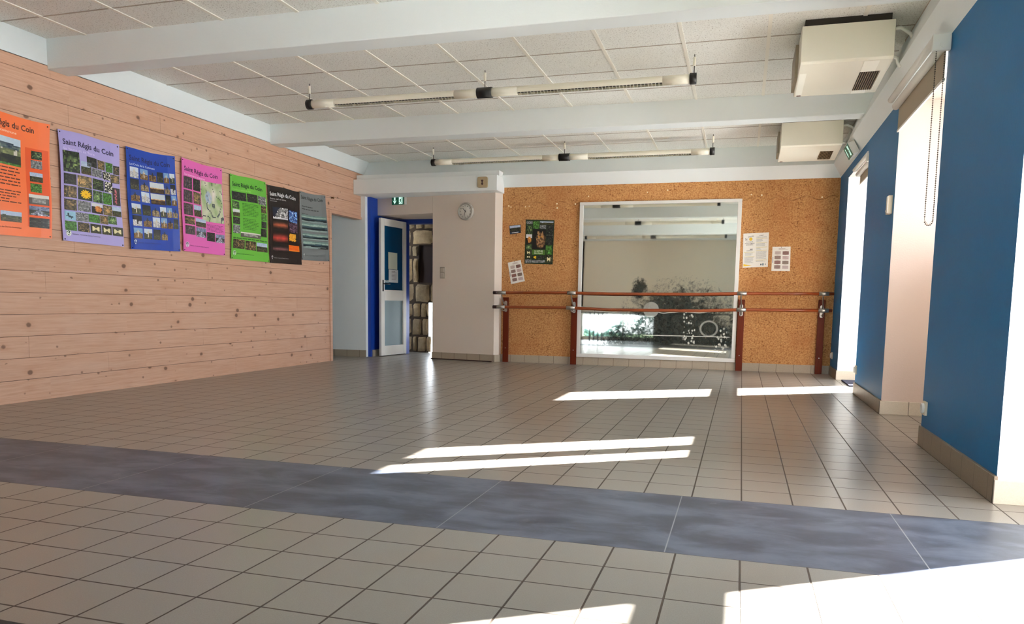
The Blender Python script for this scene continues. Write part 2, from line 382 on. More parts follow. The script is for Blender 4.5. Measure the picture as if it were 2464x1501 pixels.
prism(pier, [(LL.x, LL.y), (PL.x, PL.y), (-4.12, 10.55), (LL.x, 10.55)], 2.0, 2.45)
struct(pier, 'wall_pier', cream, 'cream plaster pier and lintel beside the doorway', bevel=.004)
sk = MB(); nrm = Vector((dx.y, -dx.x, 0)) * .012
def skp(p, q, h=.095, n=nrm): prism(sk, [(p[0] + n.x, p[1] + n.y), (q[0] + n.x, q[1] + n.y), (q[0], q[1]), (p[0], p[1])], 0, h)
skp(PL, PR + dx * .01); skp((-3.16, 9.70), (-3.095, 9.83), n=Vector((.012, -.004, 0)))
struct(sk, 'baseboard_pier', skirt_m, 'tiled skirting around the pier')
q0, q1 = PL + nrm * 3.2, PR + nrm * 3.2
struct(prism(MB(), [(q0.x, q0.y), (q1.x - .02, q1.y), (PR.x - .02, PR.y - .012), (PL.x, PL.y - .012)], 0, .012), 'trim_10', mat('dark_brown_strip', (52, 26, 18), .6), 'dark brown strip on the floor along the pier')
# door passage
bp = MB(); bp.box(-5.2, -5.03, 9.79, 10.62, 0, 2.3)                # blue side wall
bp.box(-5.2, -4.83, 10.53, 10.66, 0, 2.3); bp.box(-4.84, -4.0, 10.53, 10.66, 1.935, 2.3)
struct(bp, 'wall_doorway', deep, 'deep blue painted reveal of the doorway')
struct(MB().box(-5.035, -5.015, 9.83, 10.53, 0, .095).box(-5.1, -4.83, 10.515, 10.535, 0, .095), 'baseboard_doorway', skirt_m, 'tiled skirting in the blue doorway')
st = MB()                                                     # rubble stone wall beyond
st.box(-5.4, -4.83, 11.02, 11.06, 0, 2.4, 1); st.box(-4.83, -4.675, 11.02, 11.05, 0, .775, 1); st.box(-4.83, -4.60, 11.02, 11.06, .775, 1.08, 1); st.box(-4.83, -4.60, 11.02, 11.06, 1.66, 2.4, 1); st.box(-4.60, -3.5, 11.02, 11.3, .775, 2.4, 1); st.box(-4.38, -3.5, 11.02, 11.3, 0, .78, 1)  # last box, hidden by the pier, added to limit light through the gap
def stone(x0, x1, z0, z1, d=.05):
    n = 6; base = len(st.v); s = R.random() * 50; gcol = R.uniform(.72, 1.0)
    for j in range(n + 1):
        for i in range(n + 1):
            u, v = i / n, j / n; e = min(u, 1 - u, v, 1 - v); k = min(1, e * 4.5) ** .5
            px = x0 + (x1 - x0) * u; pz = z0 + (z1 - z0) * v
            nz = noise.noise(Vector((px * 8 + s, pz * 8, s)))
            rx = (noise.noise(Vector((px * 5, pz * 5, s + 9)))) * .012; rz = noise.noise(Vector((px * 5, pz * 5, s + 19))) * .012
            st.v.append((px + rx, 11.03 - d * k - nz * .03 * k, pz + rz))
    for j in range(n):
        for i in range(n):
            a = base + j * (n + 1) + i; st.f.append((a, a + 1, a + n + 2, a + n + 1)); st.mi.append(0); st.sm.append(True)
            t = R.uniform(-12, 12); st.c.append((int(gcol * 240 + t), int(gcol * 224 + t), int(gcol * 190 + t)))
g0 = .012
rows = [(.0, .26, [-5.3, -4.93, -4.86, -4.70, -4.64, -4.668]), (.26, .54, [-5.3, -4.95, -4.77, -4.668]), (.54, .775, [-5.3, -4.93, -4.80, -4.70, -4.668]),
        (.775, 1.075, [-5.3, -4.90, -4.64, -4.55, -4.3, -4.0]), (1.075, 1.47, [-5.3, -4.93, -4.835]), (1.47, 1.66, [-5.3, -4.95, -4.835]),
        (1.66, 1.90, [-5.3, -4.95, -4.58, -4.35, -4.0]), (1.90, 2.1, [-5.3, -4.9, -4.76, -4.45, -4.0])]
for z0, z1, xx in rows:
    for a, b in zip(xx, xx[1:]): stone(a + g0 * .6, b - g0 * .6, z0 + g0 * .6, z1 - g0 * .6, R.uniform(.04, .065))
for z0, z1, xx in [(1.075, 1.46, [-4.60, -4.50, -4.3]), (1.47, 1.66, [-4.60, -4.42, -4.2])]:
    for a, b in zip(xx, xx[1:]): stone(a + g0 * .6, b - g0 * .6, z0 + g0 * .6, z1 - g0 * .6)
struct(st, 'wall_stone', [stone_m, mortar], 'rough stone wall beyond the open door')
struct(MB().box(-4.90, -4.50, 11.065, 11.09, 1.05, 1.70), 'window_6', mat('dark_shutter', (38, 20, 12), .8, var=.2), 'small dark shuttered opening in the stone wall')
hl = MB(); hl.box(-5.4, -3.4, 10.66, 11.3, 2.3, 2.4); hl.box(-5.42, -5.3, 10.66, 11.3, 0, 2.4); hl.box(-3.5, -3.4, 10.55, 11.3, 0, 2.4); hl.box(-4.15, -3.4, 10.55, 10.66, 0, 2.4)
struct(hl, 'wall_hall', white, 'pale walls of the hall behind the door')

# right wall: piers with deep window recesses
rw = MB(); RX = 1.045
edges = [YR] + [v for ab in OPEN for v in ab] + [9.95]
for i in range(0, len(edges), 2):
    a, b = edges[i], edges[i + 1]
    if b - a > .01:
        for (xa, xb) in ((RX, OUTX),):
            # front face blue, reveals cream; near and far whitened to paint in window glare
            z1 = 2.75
            rw.quad([(xa, a, 0), (xa, a, 2.33), (xa, b, 2.33), (xa, b, 0)][::-1], 0)
            rw.quad([(xa, b, 0), (xa, b, z1), (xb, b, z1), (xb, b, 0)][::-1], 1)
            rw.quad([(xa, a, 0), (xb, a, 0), (xb, a, z1), (xa, a, z1)][::-1], 1 if i == 4 else 2)
            rw.quad([(xb, a, 0), (xb, b, 0), (xb, b, z1), (xb, a, z1)][::-1], 1)
for (a, b), hz in zip(OPEN, (2.3, 2.3, 2.2)):
    rw.box(RX + .004, OUTX, a - .001, b + .001, hz, 2.75, 1)
    rw.quad([(RX, a, hz), (RX, b, hz), (RX, b, 2.33), (RX, a, 2.33)], 0)
struct(rw, 'wall_right', [blue, mat('pinkish_cream', (200, 184, 174), .85, bump=.25, bscale=90), white], 'blue painted window wall with cream recesses')
bs = MB(); bw = MB()
for i in range(0, len(edges), 2):
    a, b = edges[i], edges[i + 1]; a2 = a - .012 if i else a; b2 = b + .0 if i < len(edges) - 2 else b
    bs.box(RX - .013, RX + .002, a2, b2, 0, .115 if b < 5 else .105)
    if i: bw.box(RX - .013, WALLX - .03, a - .013, a + .001, 0, .1)
    if i < len(edges) - 2: bw.box(RX, WALLX - .03, b - .001, b + .012, 0, .1)
struct(bs, 'baseboard_right', skirty_m, 'brown beige tiled skirting along the blue piers', bevel=.002)
struct(bw, 'baseboard_recess', skirtp_m, 'pale tiled skirting inside the window recesses', bevel=.002)
# rear wall behind the camera, with a low glazed opening and a tall one added for light
re = MB(); re.box(-6.6, -4.15, YR - .15, YR, 0, 2.75); re.box(-2.2, .1, YR - .15, YR, 0, 2.75); re.box(.98, OUTX, YR - .15, YR, 0, 2.75); re.box(.1, .98, YR - .15, YR, 2.2, 2.75); re.box(.1, .98, YR - .15, YR, 0, .1); re.box(-4.3, -2.2, YR - .15, YR, .72, 2.75); re.box(-4.3, -2.2, YR - .15, YR, 0, .06)
struct(re, 'wall_rear', mat('beige_wall', (250, 243, 228), .8, bump=.2, bscale=90), 'beige wall behind the camera')

# windows: double leaf glazed doors
def window(n, a, b, hz, mull, lower, label):
    w = MB(); X = WALLX; t = .05
    w.box(X, X + t, a, a + .06, 0, hz); w.box(X, X + t, b - .06, b, 0, hz); w.box(X, X + t, a, b, hz - .07, hz)
    w.box(X, X + t, a, b, 0, .09)
    if mull: w.box(X, X + t, mull[0], mull[1], 0, hz)
    w.box(X, X + t, a, b, 1.07, 1.20)
    o = struct(w, 'window_%d' % n, wpaint, label)
    if not lower: struct(MB().box(X + .01, X + .04, a + .05, b - .05, .09, 1.07), 'panel', wpaint, par=o)
    gl = MB().box(X + .022, X + .027, a + .055, b - .055, (.085 if lower else 1.195), hz - .065)
    struct(gl, 'pane', glass_m, par=o)
gg = G('window_glass')
tr = gg.n.new('ShaderNodeBsdfTransparent'); gs = gg.n.new('ShaderNodeBsdfGlossy'); gs.inputs['Roughness'].default_value = .02
fz = gg.n.new('ShaderNodeFresnel'); fz.inputs[0].default_value = 1.45; mx = gg.n.new('ShaderNodeMixShader')
gg.L.new(fz.outputs[0], mx.inputs[0]); gg.L.new(tr.outputs[0], mx.inputs[1]); gg.L.new(gs.outputs[0], mx.inputs[2])
gg.L.new(mx.outputs[0], gg.n['Material Output'].inputs[0]); glass_m = gg.m
window(2, *OPEN[0], 2.3, None, True, 'glazed door in the near recess')
window(3, *OPEN[1], 2.3, (5.60, 5.74), False, 'double window in the middle recess')
window(4, *OPEN[2], 2.2, (8.08, 8.20), True, 'glazed door in the far recess')
o = struct(MB().box(-4.3, -2.2, YR - .1, YR - .06, .06, .1).box(-4.3, -2.2, YR - .1, YR - .06, .68, .72).box(-4.3, -4.26, YR - .1, YR - .06, .1, .68).box(-2.24, -2.2, YR - .1, YR - .06, .1, .68).box(-3.07, -3.03, YR - .1, YR - .06, .1, .68), 'window_5', wpaint, 'low window in the rear wall')
struct(MB().box(-4.27, -2.23, YR - .085, YR - .08, .09, .70), 'pane', glass_m, par=o)
# ------------------------------------------------------------------ text
def text_obj(s, name, m, par, place, bold=0.0, italic=0, font_w=None, font_h=None, align='L', ext=0, spacing=1.0):
    """flat lettering: place(x, y) maps 0..1 text box coordinates (y up) to a point in the place"""
    cu_ = bpy.data.curves.new(name, 'FONT'); cu_.body = s; cu_.offset = bold; cu_.resolution_u = 2; cu_.shear = italic; cu_.space_character = spacing
    to = bpy.data.objects.new(name, cu_); COL.objects.link(to)
    dg = bpy.context.evaluated_depsgraph_get(); me = bpy.data.meshes.new_from_object(to.evaluated_get(dg))
    COL.objects.unlink(to); bpy.data.objects.remove(to); bpy.data.curves.remove(cu_)
    xs_ = [v.co.x for v in me.vertices]; x0, x1 = min(xs_), max(xs_)
    inv = Vector((0, 0, 0)); q = par
    while q: inv += Vector(q.location); q = q.parent
    for v in me.vertices:
        v.co = Vector(place((v.co.x - x0) / (x1 - x0), v.co.y / .75)) - inv
    me.materials.clear(); me.materials.append(m)
    o = bpy.data.objects.new(name, me); COL.objects.link(o); o.parent = par
    return o
def ink(rgb, r=.5): return mat('ink_%02x%02x%02x' % tuple(rgb), rgb, r)

# ------------------------------------------------------------------ photographs printed on posters
def clampc(c): return tuple(max(0, min(255, int(v))) for v in c)
def picture(kind, seed, a, b):
    """colour at a (across), b (down) of a small printed photo"""
    nz = lambda f, s=0: noise.noise(Vector((a * f + seed * 3.1, b * f + seed * 1.7, s + seed)))
    j = nz(5) * 46 + nz(11, 4) * 60
    if kind == 'land':
        h = .42 + .12 * noise.noise(Vector((a * 3, seed * 5.3, 0)))
        if b < h: return clampc((175 + 40 * b + j * .3, 200 + j * .3, 225 + j * .2)) if seed % 3 else clampc((225 + j * .2, 228, 230))
        return clampc((52 + j + 40 * (b - h), 62 + j, 38 + j * .6))
    if kind == 'hills':
        h = .18 + .1 * a + .05 * nz(3); h2 = .42 + .08 * nz(3, 7)
        if b < h: return (196, 216, 232)
        if b < h2: return clampc((60 + j, 78 + j, 88 + j * .6))
        if b > .78 + .12 * nz(4, 3) - .12 * a: return clampc((26 + j * .5, 34 + j * .5, 22))
        return clampc((104 + j, 112 + j, 76 + j * .6)) if nz(9, 5) < .25 else (205, 200, 190)
    tone = .55 + .9 * ((seed * 37 % 17) / 17); bl = max(0, 1 - math.hypot(a - .5 - .2 * math.sin(seed), b - .5) * 2.6)
    if kind == 'green': return clampc(((50 + 70 * bl) * tone + j * 1.8, (72 + 70 * bl) * tone + j * 2, (44 + 50 * bl) * tone + j))
    if kind == 'brown': return clampc(((84 + 70 * bl) * tone + j * 2, (74 + 50 * bl) * tone + j * 1.6, (52 + 30 * bl) * tone + j))
    if kind == 'leaf': return clampc((66 + j, 116 + j * 1.6, 44 + j))
    if kind == 'dark': return clampc((34 + j * 1.2, 36 + j * 1.2, 34 + j))
    if kind == 'grey': return clampc((120 + j * 1.6, 122 + j * 1.6, 124 + j * 1.6))
    if kind == 'white': return (232, 232, 214) if nz(6, 2) > .08 else (18, 24, 18)
    if kind == 'daisy':
        r = math.hypot(a - .55, (b - .5)); an = math.atan2(b - .5, a - .55)
        return (246, 198, 20) if r < .33 + .07 * math.cos(an * 12) and r > .07 else ((214, 150, 16) if r <= .07 else clampc((22 + j * .4, 38 + j * .5, 16)))
    if kind == 'pink': return clampc((190 + j, 96 + j, 108 + j)) if abs(a - .45 - .06 * math.sin(b * 30)) < .11 and .1 < b < .9 else clampc((46 + j, 40 + j, 34 + j))
    if kind == 'fox': return clampc((206 + j, 132 + j, 62)) if (a - .6) ** 2 + (b - .55) ** 2 < .1 else ((222, 222, 226) if b < .35 else (40, 32, 26))
    if kind == 'deer':
        if .2 < b < .85 and abs(a - .35 - (.25 if b > .55 else 0)) < (.22 if .5 < b < .72 else .05): return (22, 52, 66)
        return (150, 196, 220)
    if kind == 'bfly': return (236, 226, 178) if abs(b - .5) < .26 * abs(math.sin((a - .5) * 6)) + .02 and .2 < a < .8 else clampc((52 + j, 54 + j, 30 + j))
    if kind == 'cross':
        sk_ = .45 + .15 * nz(3)
        if (abs(a - .5) < .045 and .2 < b < .8) or (abs(b - .34) < .035 and abs(a - .5) < .17): return (214, 206, 186) if seed % 2 else (40, 36, 36)
        if b < sk_: return [(26, 66, 150), (120, 160, 205), (22, 28, 34), (210, 222, 235)][seed % 4]
        return clampc([(120, 92, 52), (56, 60, 40), (150, 130, 96), (190, 190, 192)][(seed // 2) % 4][i] + j for i in range(3))
    if kind == 'crossw':
        if abs(a - .7) < .02 and .28 < b < .62 or abs(b - .42) < .02 and abs(a - .7) < .05: return (40, 34, 40)
        return (212, 220, 226) if b < .5 + .05 * nz(3) else (clampc((200 + j, 160 + j, 110)) if b < .62 else clampc((70 + j, 50 + j, 34)))
    if kind == 'map':
        n1 = nz(4); rd = abs(nz(3, 9))
        if rd < .035: return (76, 84, 88)
        if (a - .35) ** 2 + (b - .4) ** 2 < .025: return clampc((176 + j, 190 + j * .5, 206))
        return clampc((186 + n1 * 70, 198 + n1 * 40, 160 + n1 * 80))
    if kind == 'road':
        if b < .4: return clampc((120 + j, 130 + j, 160 + j)) if seed % 2 else (222, 224, 230)
        return clampc((140 + j * 2, 142 + j * 2, 158 + j * 2)) if abs(a - .5) < (b - .3) * .7 else clampc((52 + j, 56 + j, 52))
    if kind == 'forest': return clampc((64 + j + 30 * math.sin(a * 30), 54 + j + 20 * math.sin(a * 30), 60 + j))
    if kind == 'house': return (228, 226, 220) if b < .3 else (clampc((150 + j, 148 + j, 146 + j)) if abs(a - .5) < .36 and b < .8 else (96, 90, 86))
    if kind == 'sunset':
        c = [(190, 96, 66), (214, 70, 60), (150, 92, 96)][seed % 3]; t = max(0, 1 - abs(b - .55) * 2.3) * max(.1, min(1, 1.3 - abs(a - .5) * 1.3)) + .1 * nz(5)
        if b > .86 + .08 * nz(5): t *= .1
        return clampc((12 + (c[0] - 12) * t, 6 + (c[1] - 6) * t, 5 + (c[2] - 5) * t))
    if kind == 'blackwhite': return clampc((150 + j * 3,) * 3) if a + b * .45 + .2 * nz(4) > .5 and b < .85 else ((225, 225, 228) if b >= .85 - .05 * nz(5) and b < .97 else (20, 32, 58))
    if kind == 'ice': return clampc((60 + j * 4, 104 + j * 4, 176 + j * 3))
    if kind == 'violet': return clampc((80 + j * 2, 52 + j * 2, 74 + j * 2))
    if kind == 'amber': return clampc((226 + j * .4, 160 + j * .6, 46)) if abs(a - .5) < .4 + .1 * nz(6) and b < .9 + .1 * nz(4, 5) else (16, 6, 4)
    if kind == 'orange': return clampc((238, 106 + j * .5, 22)) if b < .85 else (250, 140, 40)
    if kind == 'sea':
        t = b * 4 % 1
        c = [(112, 140, 136), (150, 176, 166), (60, 88, 98), (26, 38, 46), (140, 160, 156)][min(4, max(0, int((b + .10 * noise.noise(Vector((a * 2.5, b * 5, seed)))) * 5)))]
        if b > .93 - .12 * max(0, a - .55) / .4 and a > .6 and b < 1.0 and seed == 4: return (10, 12, 14)
        return clampc(c[i] + j * .25 for i in range(3))
    return (128, 128, 128)
def collage(place, items, off=.0020, cells=12):
    mb = MB()
    for k, it in enumerate(items):
        kind, u0, v0, u1, v1 = it[:5]; seed = it[5] if len(it) > 5 else k + 1
        nx = it[6] if len(it) > 6 else cells; ny = it[7] if len(it) > 7 else cells
        for j in range(ny):
            for i in range(nx):
                a0, a1, b0, b1 = i / nx, (i + 1) / nx, j / ny, (j + 1) / ny
                f = lambda a, b: place(u0 + (u1 - u0) * a, v0 + (v1 - v0) * b, off)
                mb.quad([f(a0, b1), f(a1, b1), f(a1, b0), f(a0, b0)], 0, picture(kind, seed, (a0 + a1) / 2, (b0 + b1) / 2), True)
    return mb
def lines_block(place, u0, v0, u1, v1, n, off=.0008, h=.35, ragged=True, seed=1):
    mb = MB(); rr = random.Random(seed)
    for k in range(n):
        v = v0 + (v1 - v0) * k / n; dv = (v1 - v0) / n * h; ue = u1 - (rr.random() * .3 * (u1 - u0) if ragged and rr.random() < .3 else 0)
        u = u0
        while u < ue - .005:
            w = min(ue - u, (u1 - u0) * rr.uniform(.06, .16))
            mb.quad([place(u, v + dv, off), place(u + w, v + dv, off), place(u + w, v, off), place(u, v, off)]); u += w + (u1 - u0) * .02
    return mb
def panel(place, u0, v0, u1, v1, off, n=16):
    mb = MB()
    for j in range(n):
        for i in range(n):
            a, b, c, d = u0 + (u1 - u0) * i / n, u0 + (u1 - u0) * (i + 1) / n, v0 + (v1 - v0) * j / n, v0 + (v1 - v0) * (j + 1) / n
            mb.quad([place(a, d, off), place(b, d, off), place(b, c, off), place(a, c, off)], 0, None, True)
    return mb
def logo(place, u, v, s, off, par, fg, bg):
    mb = MB(); n = 20
    asp = s * .6 / .86
    mb.quad([place(u + s * math.cos(2 * math.pi * i / n), v - asp * math.sin(2 * math.pi * i / n), off) for i in range(n)], 1)
    # a dark curl with a small leaf
    for a0 in range(9):
        t0, t1 = .6 + a0 * .5, .6 + (a0 + 1) * .5
        mb.quad([place(u + s * r_ * math.cos(t_), v - asp * r_ * math.sin(t_), off + .0004) for r_, t_ in ((.8, t0), (.8, t1), (.45, t1), (.45, t0))], 0)
    mb.quad([place(u - .1 * s, v - .1 * asp, off + .0004), place(u + .5 * s, v + .3 * asp, off + .0004), place(u + .3 * s, v - .5 * asp, off + .0004)], 0)
    return part(mb, 'emblem', [ink(fg), ink(bg)], par)

# ------------------------------------------------------------------ the seven posters strung along the pine wall
def poster(kname, label, col, c, title_rgb, title, sub, sub_rgb, items, foot_rgb, seed, lg=None, extra=None, sub2=None, tu=(.07, .90), tv=.125, th=.052):
    (y0, z0), (y1, z1), (y2, z2), (y3, z3) = c               # TL TR BR BL on the wall plane
    rr = random.Random(seed); ph = rr.random() * 6
    def place(u, v, off=0):
        y = (y0 * (1 - u) + y1 * u) * (1 - v) + (y3 * (1 - u) + y2 * u) * v
        z = (z0 * (1 - u) + z1 * u) * (1 - v) + (z3 * (1 - u) + z2 * u) * v
        z += .006 * math.sin(u * 6 + ph) * (1 - v)
        bul = .012 + .010 * math.sin(math.pi * v) * math.sin(math.pi * u * 1.0 + .3) + .006 * math.sin(v * 7 + ph + u * 2) + .012 * v * u
        if u > .85: bul += (u - .85) * .10 * (1 - v * .6)
        if u < .08: bul += (.08 - u) * .12
        return (XL + max(.006, bul) + off, y, z)
    t = thing(kname, label, 'poster', (XL, (y0 + y1) / 2, z3), 'posters hung in a row on the pine wall')
    t['caption'] = ''
    del t['caption']
    sh = MB(); nu, nv = 14, 20
    for j in range(nv):
        for i in range(nu):
            q = [(i / nu, (j + 1) / nv), ((i + 1) / nu, (j + 1) / nv), ((i + 1) / nu, j / nv), (i / nu, j / nv)]
            sh.quad([place(u, v, 0) for u, v in q], 0, None, True)
            sh.quad([place(u, v, -.0012) for u, v in q][::-1], 0, None, True)
    for k in range(nv):
        for u in (0, 1): sh.quad([place(u, k / nv, 0), place(u, (k + 1) / nv, 0), place(u, (k + 1) / nv, -.0012), place(u, k / nv, -.0012)])
    part(sh, 'sheet', mat('sheet_%02x%02x%02x' % tuple(col), col, .33), t)
    asp = (y1 - y0) / (z0 - z3)
    if title:
        text_obj(title, 'title', ink(title_rgb), t, lambda x, y: place(tu[0] + (tu[1] - tu[0]) * x, tv - y * th, .001), bold=.02)
    if sub:
        text_obj(sub, 'subtitle', ink(sub_rgb), t, lambda x, y: place(.07 + .5 * x, tv + .048 - y * .024, .001), bold=.006)
    if sub2: sub2(place, t)
    if items: part(collage(place, items), 'photo_collage', photo_m, t)
    if extra: extra(place, t)
    text_obj('Réalisation : Comité des Chemins Communaux', 'footer', ink(foot_rgb), t, lambda x, y: place(.16 + .44 * x, .935 - y * .011, .001), bold=.01)
    if lg: logo(place, .10, .925, .042, .001, t, *lg)
    for u, v in ((.03, .02), (.97, .025), (.03, .985), (.975, .985)):
        p = place(u, v, .004); part(MB().tube([(p[0] - .006, p[1], p[2]), (p[0], p[1], p[2])], .005, 8), 'pin', steel, t)
    return t
T = 'Saint Régis du Coin'
def grid(rows, v0, h, gap=.012):
    out = []
    for r in rows:
        v0_, cells_ = r
        for kind, a, b in cells_: out.append((kind, a, v0_, b, v0_ + h))
    return out
ext_o = lambda place, t: (part(lines_block(place, .05, .435, .60, .60, 6, seed=4), 'text_block', ink((96, 40, 22)), t), part(lines_block(place, .05, .625, .60, .74, 5, seed=5), 'text_block', ink((96, 40, 22)), t),
    part(collage(place, [('leaf', .34, .375, .62, .418, 3)], .0012), 'banner', photo_m, t),
    part(panel(place, .68, .235, .985, .91, .0005), 'side_column', mat('sheet_orange_deep', (236, 92, 40), .35), t))
TO = (4.060, 2.105), (4.70, 2.092), (4.67, 1.236), (4.030, 1.225)
poster('poster', 'orange poster of village views and brown text, cut by the left edge', (250, 122, 66), TO, (70, 26, 20), T, 'Histoire de la commune', (255, 226, 206),
       [('hills', -.0 + .03, .19, .62, .40, 5, 26, 18), ('green', .76, .255, .90, .325), ('grey', .75, .335, .90, .405), ('land', .73, .44, .90, .52), ('leaf', .73, .535, .88, .61), ('house', .70, .63, .965, .715), ('road', .70, .73, .965, .81), ('dark', .70, .83, .965, .915),
        ('grey', .06, .80, .24, .885), ('land', .34, .80, .60, .885), ('house', .28, .80, .30, .885)], (90, 30, 20), 1, None, ext_o, tu=(.10, .80), tv=.105)
LV = (176, 166, 224)
poster('poster', 'lavender poster covered with rows of flower and animal photos', LV, ((4.777, 2.085), (5.371, 2.082), (5.382, 1.225), (4.779, 1.232)), (30, 22, 70), T, 'Sa faune et sa flore', (222, 212, 250),
       [('green', .05, .18, .31, .37), ('land', .33, .25, .50, .365), ('dark', .43, .195, .60, .285), ('brown', .61, .20, .74, .285), ('leaf', .755, .20, .88, .29), ('brown', .89, .215, .99, .30), ('grey', .51, .29, .68, .365), ('white', .695, .295, .83, .37), ('brown', .84, .305, .99, .385),
        ('dark', .05, .385, .25, .48), ('brown', .265, .385, .50, .49), ('green', .515, .385, .71, .485), ('white', .725, .385, .87, .485),
        ('brown', .05, .495, .25, .60), ('daisy', .27, .495, .50, .605, 3, 18, 18), ('green', .515, .495, .68, .605), ('leaf', .69, .495, .85, .605), ('pink', .865, .43, .99, .60),
        ('brown', .05, .615, .245, .715), ('grey', .26, .615, .47, .71), ('fox', .485, .615, .67, .71), ('brown', .68, .615, .84, .71), ('land', .845, .615, .99, .71),
        ('deer', .05, .725, .22, .805, 3, 14, 14), ('grey', .225, .725, .42, .805), ('leaf', .425, .725, .61, .80), ('brown', .615, .72, .75, .80), ('green', .755, .715, .90, .79),
        ('leaf', .05, .815, .23, .90), ('brown', .245, .815, .43, .90), ('bfly', .445, .815, .62, .90, 2), ('bfly', .635, .815, .80, .90, 5), ('bfly', .815, .815, .99, .90, 9)],
       (24, 20, 60), 2, ((20, 66, 40), (226, 232, 226)))
cr_items = []; k = 0
for r_, v in enumerate((.185, .30, .415, .545, .66, .785)):
    for c_, (a, b) in enumerate(((.07, .235), (.265, .42), (.445, .59), (.61, .74), (.755, .865), (.88, .975))):
        k += 1
        if r_ in (1, 2) and c_ == 3: continue
        if r_ == 5 and c_ > 3: continue
        if r_ in (1, 2) and c_ == 2: cr_items.append(('crossw', .445, v, .74, v + .108, k, 20, 12)); continue
        cr_items.append(('cross', a, v, b, v + .105, k * 7 % 13, 9, 12))
poster('poster', 'royal blue poster with a grid of wayside cross photos', (18, 66, 172), ((5.448, 2.075), (6.044, 2.098), (6.082, 1.233), (5.47, 1.213)), (10, 18, 84), T, 'Les Croix de la Commune', (226, 236, 250), cr_items, (12, 24, 100), 3, ((220, 230, 235), (16, 50, 140)), tv=.12)
ext_p = lambda place, t: part(lines_block(place, .56, .665, .965, .75, 6, seed=9), 'text_block', ink((110, 30, 90)), t)
poster('poster', 'pink poster with woodland photos beside a large pale map', (226, 104, 184), ((6.131, 2.105), (6.719, 2.100), (6.737, 1.234), (6.122, 1.243)), (66, 20, 66), T, 'Ses itinéraires pédestres', (248, 206, 236),
       [('forest', .05, .185, .25, .315), ('dark', .275, .185, .44, .315), ('forest', .05, .33, .25, .46, 4), ('brown', .275, .33, .44, .46), ('forest', .05, .475, .25, .60, 9), ('land', .275, .475, .44, .60, 2), ('map', .455, .18, .985, .635, 2, 30, 34),
        ('brown', .06, .615, .28, .70), ('land', .30, .62, .53, .71, 4), ('forest', .06, .715, .28, .81, 6), ('road', .30, .72, .53, .825, 3), ('dark', .55, .755, .745, .855), ('road', .765, .765, .985, .86, 5)], (96, 26, 80), 4, ((50, 30, 60), (240, 224, 236)), ext_p)
ext_g = lambda place, t: (part(panel(place, .24, .30, .80, .66, .0008), 'text_panel', mat('panel_green', (100, 180, 58), .35), t),
    part(lines_block(place, .30, .32, .75, .475, 9, off=.0012, seed=12), 'text_block', ink((34, 92, 24)), t), part(lines_block(place, .30, .50, .75, .64, 8, off=.0012, seed=13), 'text_block', ink((34, 92, 24)), t),
    part(lines_block(place, .05, .74, .98, .752, 1, off=.0012, h=.8, ragged=False), 'text_block', ink((26, 80, 26)), t))
poster('poster', 'bright green poster of festival photos around a text panel', (104, 184, 64), ((6.856, 2.086), (7.458, 2.085), (7.5, 1.207), (6.843, 1.211)), (12, 50, 26), T, 'Dentelles et traditions du village', (150, 216, 110),
       [('dark', .04, .195, .42, .295, 2, 18, 10), ('dark', .445, .195, .74, .295, 5, 16, 10), ('grey', .76, .195, .97, .30, 8), ('green', .04, .31, .22, .395), ('land', .04, .405, .22, .49, 3), ('dark', .04, .50, .22, .58), ('grey', .04, .59, .22, .69),
        ('brown', .83, .31, .97, .395), ('leaf', .83, .405, .97, .49), ('dark', .83, .50, .97, .58), ('dark', .81, .59, .97, .69), ('house', .24, .665, .80, .725, 3, 20, 8),
        ('brown', .05, .76, .35, .87), ('brown', .37, .765, .66, .875), ('land', .68, .77, .97, .88, 4)], (16, 60, 30), 5, ((20, 50, 30), (200, 230, 190)), ext_g, tv=.13)
ext_b = lambda place, t: part(lines_block(place, .07, .19, .34, .20, 1, h=.8), 'text_block', ink((170, 170, 170)), t)
poster('poster', 'black poster with volcanic red and orange sky photos', (26, 14, 12), ((7.511, 2.067), (8.11, 2.072), (8.15, 1.213), (7.523, 1.204)), (226, 228, 228), T, 'Entre ciel et terre', (206, 206, 204),
       [('blackwhite', .12, .27, .60, .42, 3, 18, 16), ('ice', .635, .28, .93, .435, 2, 14, 14), ('sunset', .12, .43, .60, .555, 3, 18, 12), ('violet', .635, .44, .93, .57), ('sunset', .12, .57, .60, .745, 1, 18, 14), ('amber', .62, .59, .90, .70, 4, 14, 12), ('sunset', .12, .76, .60, .85, 2, 18, 10), ('orange', .62, .745, .96, .825)], (190, 190, 190), 6, ((235, 235, 235), (40, 30, 26)), ext_b)
ext_s = lambda place, t: (part(lines_block(place, .10, .20, .62, .215, 1, h=.8), 'text_block', ink((48, 52, 52)), t), part(lines_block(place, .10, .24, .93, .255, 1, h=.8), 'text_block', ink((48, 52, 52)), t), part(lines_block(place, .10, .31, .38, .32, 1, h=.8), 'text_block', ink((60, 60, 60)), t))
poster('poster', 'grey poster of misty sea views, last in the row by the opening', (120, 126, 128), ((8.137, 2.080), (8.734, 2.103), (8.819, 1.290), (8.169, 1.272)), (26, 30, 32), T, None, None,
       [('sea', .07, .325, .97, .43, 1, 24, 20), ('sea', .07, .44, .97, .565, 2, 24, 20), ('sea', .07, .60, .97, .69, 3, 24, 20), ('sea', .07, .71, .97, .82, 4, 24, 14)], (60, 64, 66), 7, ((200, 205, 205), (96, 100, 102)), ext_s, tv=.10)
wi = MB(); wi.tube([(XL + .003, 3.9, 2.062), (XL + .003, 5.4, 2.066), (XL + .003, 6.8, 2.078), (XL + .003, 7.5, 2.066), (XL + .003, 8.15, 2.068), (XL + .006, 8.90, 2.105)], .0022, 6)
